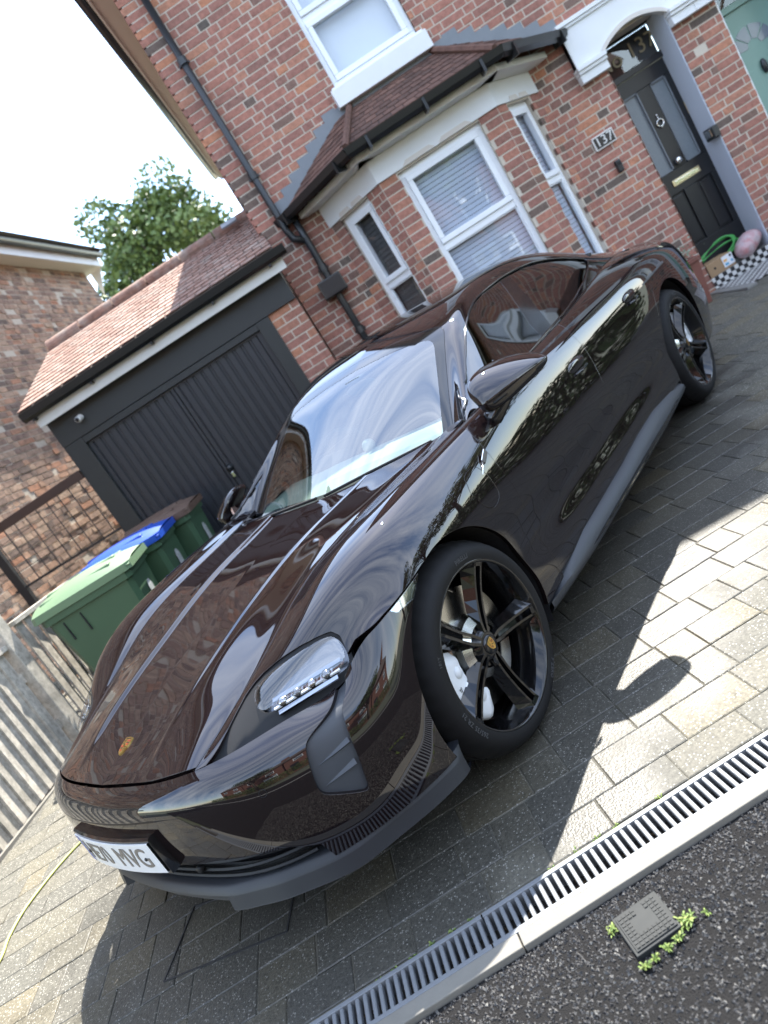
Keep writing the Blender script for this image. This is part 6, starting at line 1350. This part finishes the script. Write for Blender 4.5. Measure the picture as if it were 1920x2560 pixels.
for a, b in zip(cn, cn[1:]+cn[:1]):
    mb = MB(); mb.beam((a[0]+1.34, a[1]-2.17, gz(*a)-gz(-1.34, 2.17)+.0004), (b[0]+1.34, b[1]-2.17, gz(*b)-gz(-1.34, 2.17)+.0004), .006, .006); build(mb, 'frame_bar', MATS['cast_iron'], fr_)
mat('plaque_black', (.018, .018, .019), .3); mat('plaque_white', (.68, .67, .64), .4)
pq = empty('number_plaque', 'black and white house number plaque reading 137 on the brick wall', 'sign', loc(3.0, WY-.012, 1.805))
mb = MB(); mb.box(-.106, .106, -.014, .008, -.062, .062); build(mb, 'plate', MATS['plaque_white'], pq, bevel=.004)
mb = MB(); mb.box(-.094, .094, -.017, -.012, -.050, .050); build(mb, 'field', MATS['plaque_black'], pq)
v, f = text_mesh('137', .118, .002, 1.02); mesh_obj('numerals', [(p[0], -.018-p[2]*1, p[1]) for p in v], f, MATS['plaque_white'], pq)
bl = empty('door_bell', 'small black bell box on the brickwork under the number plaque', 'door bell', loc(3.012, WY-.008, 1.535))
mb = MB(); mb.box(-.028, .028, -.045, .006, -.06, .055); build(mb, 'case', MATS['pipe_black'], bl, bevel=.012)
mb = MB(); mb.box(-.02, .02, -.049, -.044, .0, .035); build(mb, 'button', MATS['dark_void'], bl, bevel=.003)
ks = empty('key_safe', 'small dark key safe on the painted door jamb', 'key safe', loc(3.93, WY+.02, 1.33))
mb = MB(); mb.box(-.035, .03, -.05, .12, -.055, .055); build(mb, 'case', MATS['pipe_black'], ks, bevel=.01)
mb = MB(); mb.box(-.042, -.034, -.02, .09, -.03, .04); build(mb, 'cover', MATS['chrome'], ks, bevel=.004)
mat('terracotta', (.22, .085, .06), .75, noise=(8, .5, (.16, .065, .05)))
po = empty('planter', 'tall square terracotta planter with silvery green foliage by the doorway pillar', 'planter', gmat(2.99, 6.93, 0))
mb = MB(); q0 = [(-.085, -.085, 0), (.085, -.085, 0), (.085, .085, 0), (-.085, .085, 0)]; q1 = [(x*1.35, y*1.35, .42) for x, y, z in q0]; mb.add(q0+q1, [(3, 2, 1, 0), (4, 5, 6, 7)]+[(i, (i+1) % 4, 4+(i+1) % 4, 4+i) for i in range(4)]); build(mb, 'pot', MATS['terracotta'], po, bevel=.006)
mb = MB(); mb.box(-.125, .125, -.125, .125, .40, .44); build(mb, 'rim', MATS['terracotta'], po, bevel=.006)
ramp_mat('silver_leaf', [(0., (.10, .17, .11)), (.6, (.19, .27, .19)), (1., (.32, .38, .30))], 'tint', .6)
mb = MB(); tt = []
for k in range(420):
    c = np.array([rnd.gauss(0, .075), rnd.gauss(0, .075), .50+rnd.gauss(0, .05)]); a = rnd.random()*6.28; s = rnd.uniform(.012, .024); t = rnd.uniform(-.6, .9)
    u = np.array([math.cos(a), math.sin(a), t])*s; w = np.array([-math.sin(a), math.cos(a), 0])*s*.55; mb.add([c-u*.2, c+u*.4+w, c+u, c+u*.4-w], [(0, 1, 2, 3)]); tt.append(rnd.random())
tag(build(mb, 'foliage', MATS['silver_leaf'], po, tint=tt), kind='stuff')
mat('cardboard', (.34, .225, .125), .8, noise=(5, .3, (.28, .18, .10)))
bx = empty('cardboard_box', 'brown cardboard parcel with a white label on the tiled doorstep', 'box', loc(3.46, WY+.10, .165, .04))
mb = MB(); mb.box(-.125, .15, -.055, .15, .0, .135); build(mb, 'carton', MATS['cardboard'], bx, bevel=.002)
mat('label_white', (.72, .74, .76), .5); mat('label_blue', (.08, .35, .55), .5); mat('label_orange', (.75, .42, .16), .5)
mb = MB(); mb.box(.035, .148, -.058, -.0555, .022, .128); build(mb, 'label', MATS['label_white'], bx)
for (a, b, c, d, m) in ((.05, .085, .035, .055, 'label_blue'), (.045, .082, .072, .095, 'label_orange'), (.115, .135, .095, .118, 'plaque_black'), (.115, .135, .045, .065, 'label_blue')):
    mb = MB(); mb.box(a, b, -.0602, -.0582, c, d); build(mb, 'print', MATS[m], bx)
mb = MB(); mb.lathe([(0, 0), (.012, 0)], 14, axis='y', c=(-.055, -.0565, .07)); build(mb, 'hand_hole', MATS['dark_void'], bx)
hs = empty('green_hose', 'coiled green garden hose looped on the step by the black front door', 'hose', loc(3.58, WY+.22, .165))
for r0, z0, tl in ((.22, .16, .55), (.20, .14, .75), (.24, .13, .40)):
    mb = MB(); mb.tube([(r0*math.cos(t), .07*math.sin(t)+.03, z0+.12*tl*math.sin(t)+.10*math.cos(t)*tl) for t in np.linspace(0, 6.28, 40)[:-1]], .011, 8, closed=True); build(mb, 'coil', MATS['hose_green'], hs, smooth=True)
mat('poly_bag', (.50, .50, .52), .3, noise=(14, .9, (.42, .10, .10)), bump=(16, .8, .03))
mb = MB(); mb.sphere((0, 0, .10), .16, .11, .10, 22, 14)
mb.v = [(x+.02*math.sin(17*y+9*z), y+.02*math.sin(15*x), max(z+.02*math.sin(13*x+11*y), 0)) for x, y, z in mb.v]
o = build(mb, 'carrier_bag', MATS['poly_bag'], smooth=True); o.location = (3.78, WY+.06, .165); tag(o, 'crumpled clear and red plastic bag on the doorstep beside the parcel', 'bag')
# tiled path in front of the step
tp_ = empty('tiled_path', 'black and white chequered tile path leading to the front door', 'path', loc(3.62, 6.9, 0))
w = .042
for i in range(15):
    for k in range(15):
        x, y = 3.335+i*w, WY+.02-.021-k*w; inst('tile', (tmw, tmb)[(i+k) % 2], Matrix.Translation((x-3.62, y-6.9, gz(x, y)+.007)) @ Matrix.Rotation(math.radians(-90), 4, 'X'), tp_)
mb = MB(); mb.box(-.40, -.305, -.42, .30, .03, .062); build(mb, 'path_edging', MATS['step_stone'], tp_, bevel=.008)
# ---------------------------------------------------------------- tree behind the garage
ramp_mat('leaf', [(0., (.060, .10, .028)), (.5, (.095, .145, .040)), (1., (.15, .19, .06))], 'tint', .55); MATS['leaf'].node_tree.nodes['Principled BSDF'].inputs['Specular IOR Level'].default_value = .4
mat('bark', (.10, .08, .06), .95, bump=(14, .8, .02))
def tree(name, label, x, y, h, r, crown_z, seed, n=9000, ls=.13, group=None):
    g = np.random.default_rng(seed); e = empty(name, label, 'tree', loc(x, y, -.1), group)
    mb = MB(); mb.tube([(0, 0, 0), (.05, .02, h*.3), (-.04, .05, h*.55), (.05, 0, h*.8)], [.20, .16, .11, .04], 9)
    cl = []
    for k in range(26):
        a = g.uniform(0, 6.28); el = g.uniform(-.55, 1.0); q = r*g.uniform(.45, .95); c = np.array([math.cos(a)*q*math.cos(el), math.sin(a)*q*math.cos(el), crown_z+q*.95*math.sin(el)]); cl.append((c, r*g.uniform(.22, .42)))
        b = np.array([0, 0, h*.3+.25*h*g.random()]); m_ = (b+c)/2+np.array([0, 0, -.1*r]); mb.tube([b, m_, c], [.06, .04, .012], 6)
    build(mb, 'trunk', MATS['bark'], e, smooth=True)
    V = []; tn = []
    per = n//len(cl)
    for c, rr in cl:
        d = g.normal(size=(per, 3)); d /= np.linalg.norm(d, axis=1)[:, None]; pos = c+d*(rr*g.uniform(.45, 1.08, per)**.7)[:, None]*np.array([1, 1, .8])
        u = g.normal(size=(per, 3)); u /= np.linalg.norm(u, axis=1)[:, None]; w_ = np.cross(u, g.normal(size=(per, 3))); w_ /= np.linalg.norm(w_, axis=1)[:, None]
        s = (ls*g.uniform(.6, 1.3, per))[:, None]; V.append(np.stack([pos-u*s*.5, pos+w_*s*.32, pos+u*s*.5, pos-w_*s*.32], 1)); tn.append(np.clip(g.normal(.5, .25)+g.normal(0, .15, per), 0, 1))
    V = np.concatenate(V).reshape(-1, 3); Fc = np.arange(len(V)).reshape(-1, 4)
    mesh_obj('crown', V.tolist(), Fc.tolist(), MATS['leaf'], e, tint=np.concatenate(tn)); return e
tree('tree', 'leafy green tree rising behind the tiled garage roof', -3.0, 22, 8.4, 2.35, 6.6, 5, 12500, .16)
# ---------------------------------------------------------------- across the road
def terrace(x, label, seed):
    e = empty('brick_house', label, 'house', loc(x, -15, 0), 'houses across the road'); g = random.Random(seed)
    mb = MB(); P = pl((0, 0, 0), (-1, 0, 0), (0, 1, 0)); hs_ = [(-2.0, -.9, 3.2, 4.6), (.9, 2.0, 3.2, 4.6), (1.6, 2.5, 0, 2.2), (-2.2, -.4, .8, 2.3)]
    panel(mb, (0, 0, 0), (-1, 0, 0), (0, 1, 0), -2.95, 2.95, -.4, 5.4, hs_); mb.box(-2.95, 2.95, -7, -.25, -.4, 5.4)
    build(mb, 'wall', MATS['far_brick'], e)
    for h in hs_[:2]+hs_[3:]: window(e, P, h[0], h[1], h[2], h[3], d=-.05, mids=((h[2]+h[3])/2+.2,), back='room')
    mb = MB(); mb.box(-2.5, -1.6, -.1, -.05, 0, 2.2); build(mb, 'door', MATS['door_black'], e)
    mb = MB(); mb.add([(-2.98, .35, 5.35), (2.98, .35, 5.35), (2.98, -3.6, 8.3), (-2.98, -3.6, 8.3), (2.98, -7.4, 5.35), (-2.98, -7.4, 5.35)], [(1, 0, 3, 2), (3, 5, 4, 2), (0, 5, 3), (1, 2, 4)]); build(mb, 'roof', MATS['slate'], e)
    mb = MB(); mb.box(2.3, 3.3, -4.1, -3.1, 7.0, 9.4); build(mb, 'chimney', MATS['far_brick'], e)
mat('far_brick', (.19, .085, .06), .9, noise=(9, .5, (.13, .06, .045)))
for i, lb in enumerate(('brick house across the road, far left', 'brick house across the road, left of centre', 'brick house across the road opposite the drive', 'brick house across the road, right of centre', 'brick house across the road, far right')):
    terrace(-13+i*6.1, lb, i)
ht = empty('hedge', 'long green hedge along the far side of the road', 'hedge', loc(0, -12.3, 0))
g = np.random.default_rng(3); nh = 16000; pos = np.c_[g.uniform(-18, 18, nh), g.uniform(-.35, .35, nh), g.uniform(-.1, 1.35, nh)+g.normal(0, .08, nh)]
u = g.normal(size=(nh, 3)); u /= np.linalg.norm(u, axis=1)[:, None]; w_ = np.cross(u, g.normal(size=(nh, 3))); w_ /= np.linalg.norm(w_, axis=1)[:, None]; V = np.stack([pos-u*.07, pos+w_*.05, pos+u*.07, pos-w_*.05], 1).reshape(-1, 3)
tag(mesh_obj('leaves', V.tolist(), np.arange(len(V)).reshape(-1, 4).tolist(), MATS['leaf'], ht, tint=g.random(nh)), kind='stuff')
tree('tree', 'street tree beyond the right hand end of the houses', 9.2, -1.5, 7.0, 1.9, 5.2, 9, 7000, .16, 'street trees')
tree('tree', 'street tree across the road to the left', -6.5, -11.4, 7.5, 2.2, 5.6, 12, 6000, .18, 'street trees')
tree('tree', 'street tree across the road to the right', 6.0, -11.6, 7.0, 2.0, 5.3, 15, 6000, .18, 'street trees')

hb = empty('hedge', 'low dense green boundary hedge beside the neighbouring drive', 'hedge', loc(6.6, 3.0, 0))
nh = 14000; pos = np.c_[g.uniform(-.35, .35, nh), g.uniform(-2.9, 3.1, nh), g.uniform(-.1, .95, nh)+g.normal(0, .04, nh)]
u = g.normal(size=(nh, 3)); u /= np.linalg.norm(u, axis=1)[:, None]; w_ = np.cross(u, g.normal(size=(nh, 3))); w_ /= np.linalg.norm(w_, axis=1)[:, None]; V = np.stack([pos-u*.04, pos+w_*.028, pos+u*.04, pos-w_*.028], 1).reshape(-1, 3)
tag(mesh_obj('leaves', V.tolist(), np.arange(len(V)).reshape(-1, 4).tolist(), MATS['leaf'], hb, tint=g.random(nh)), kind='stuff')
tree('tree', 'unseen tree added on the right to cover the bright horizon in reflections', 15.5, 1.5, 8.0, 2.6, 5.2, 21, 5000, .22, 'street trees')  # added out of view to hide the yellow horizon mirrored in the car side
tree('tree', 'second unseen tree added on the right to screen the horizon from the car paint', 14.0, 5.6, 7.5, 2.6, 4.6, 22, 5000, .22, 'street trees')  # likewise added, blocks more of the horizon glow from the reflections
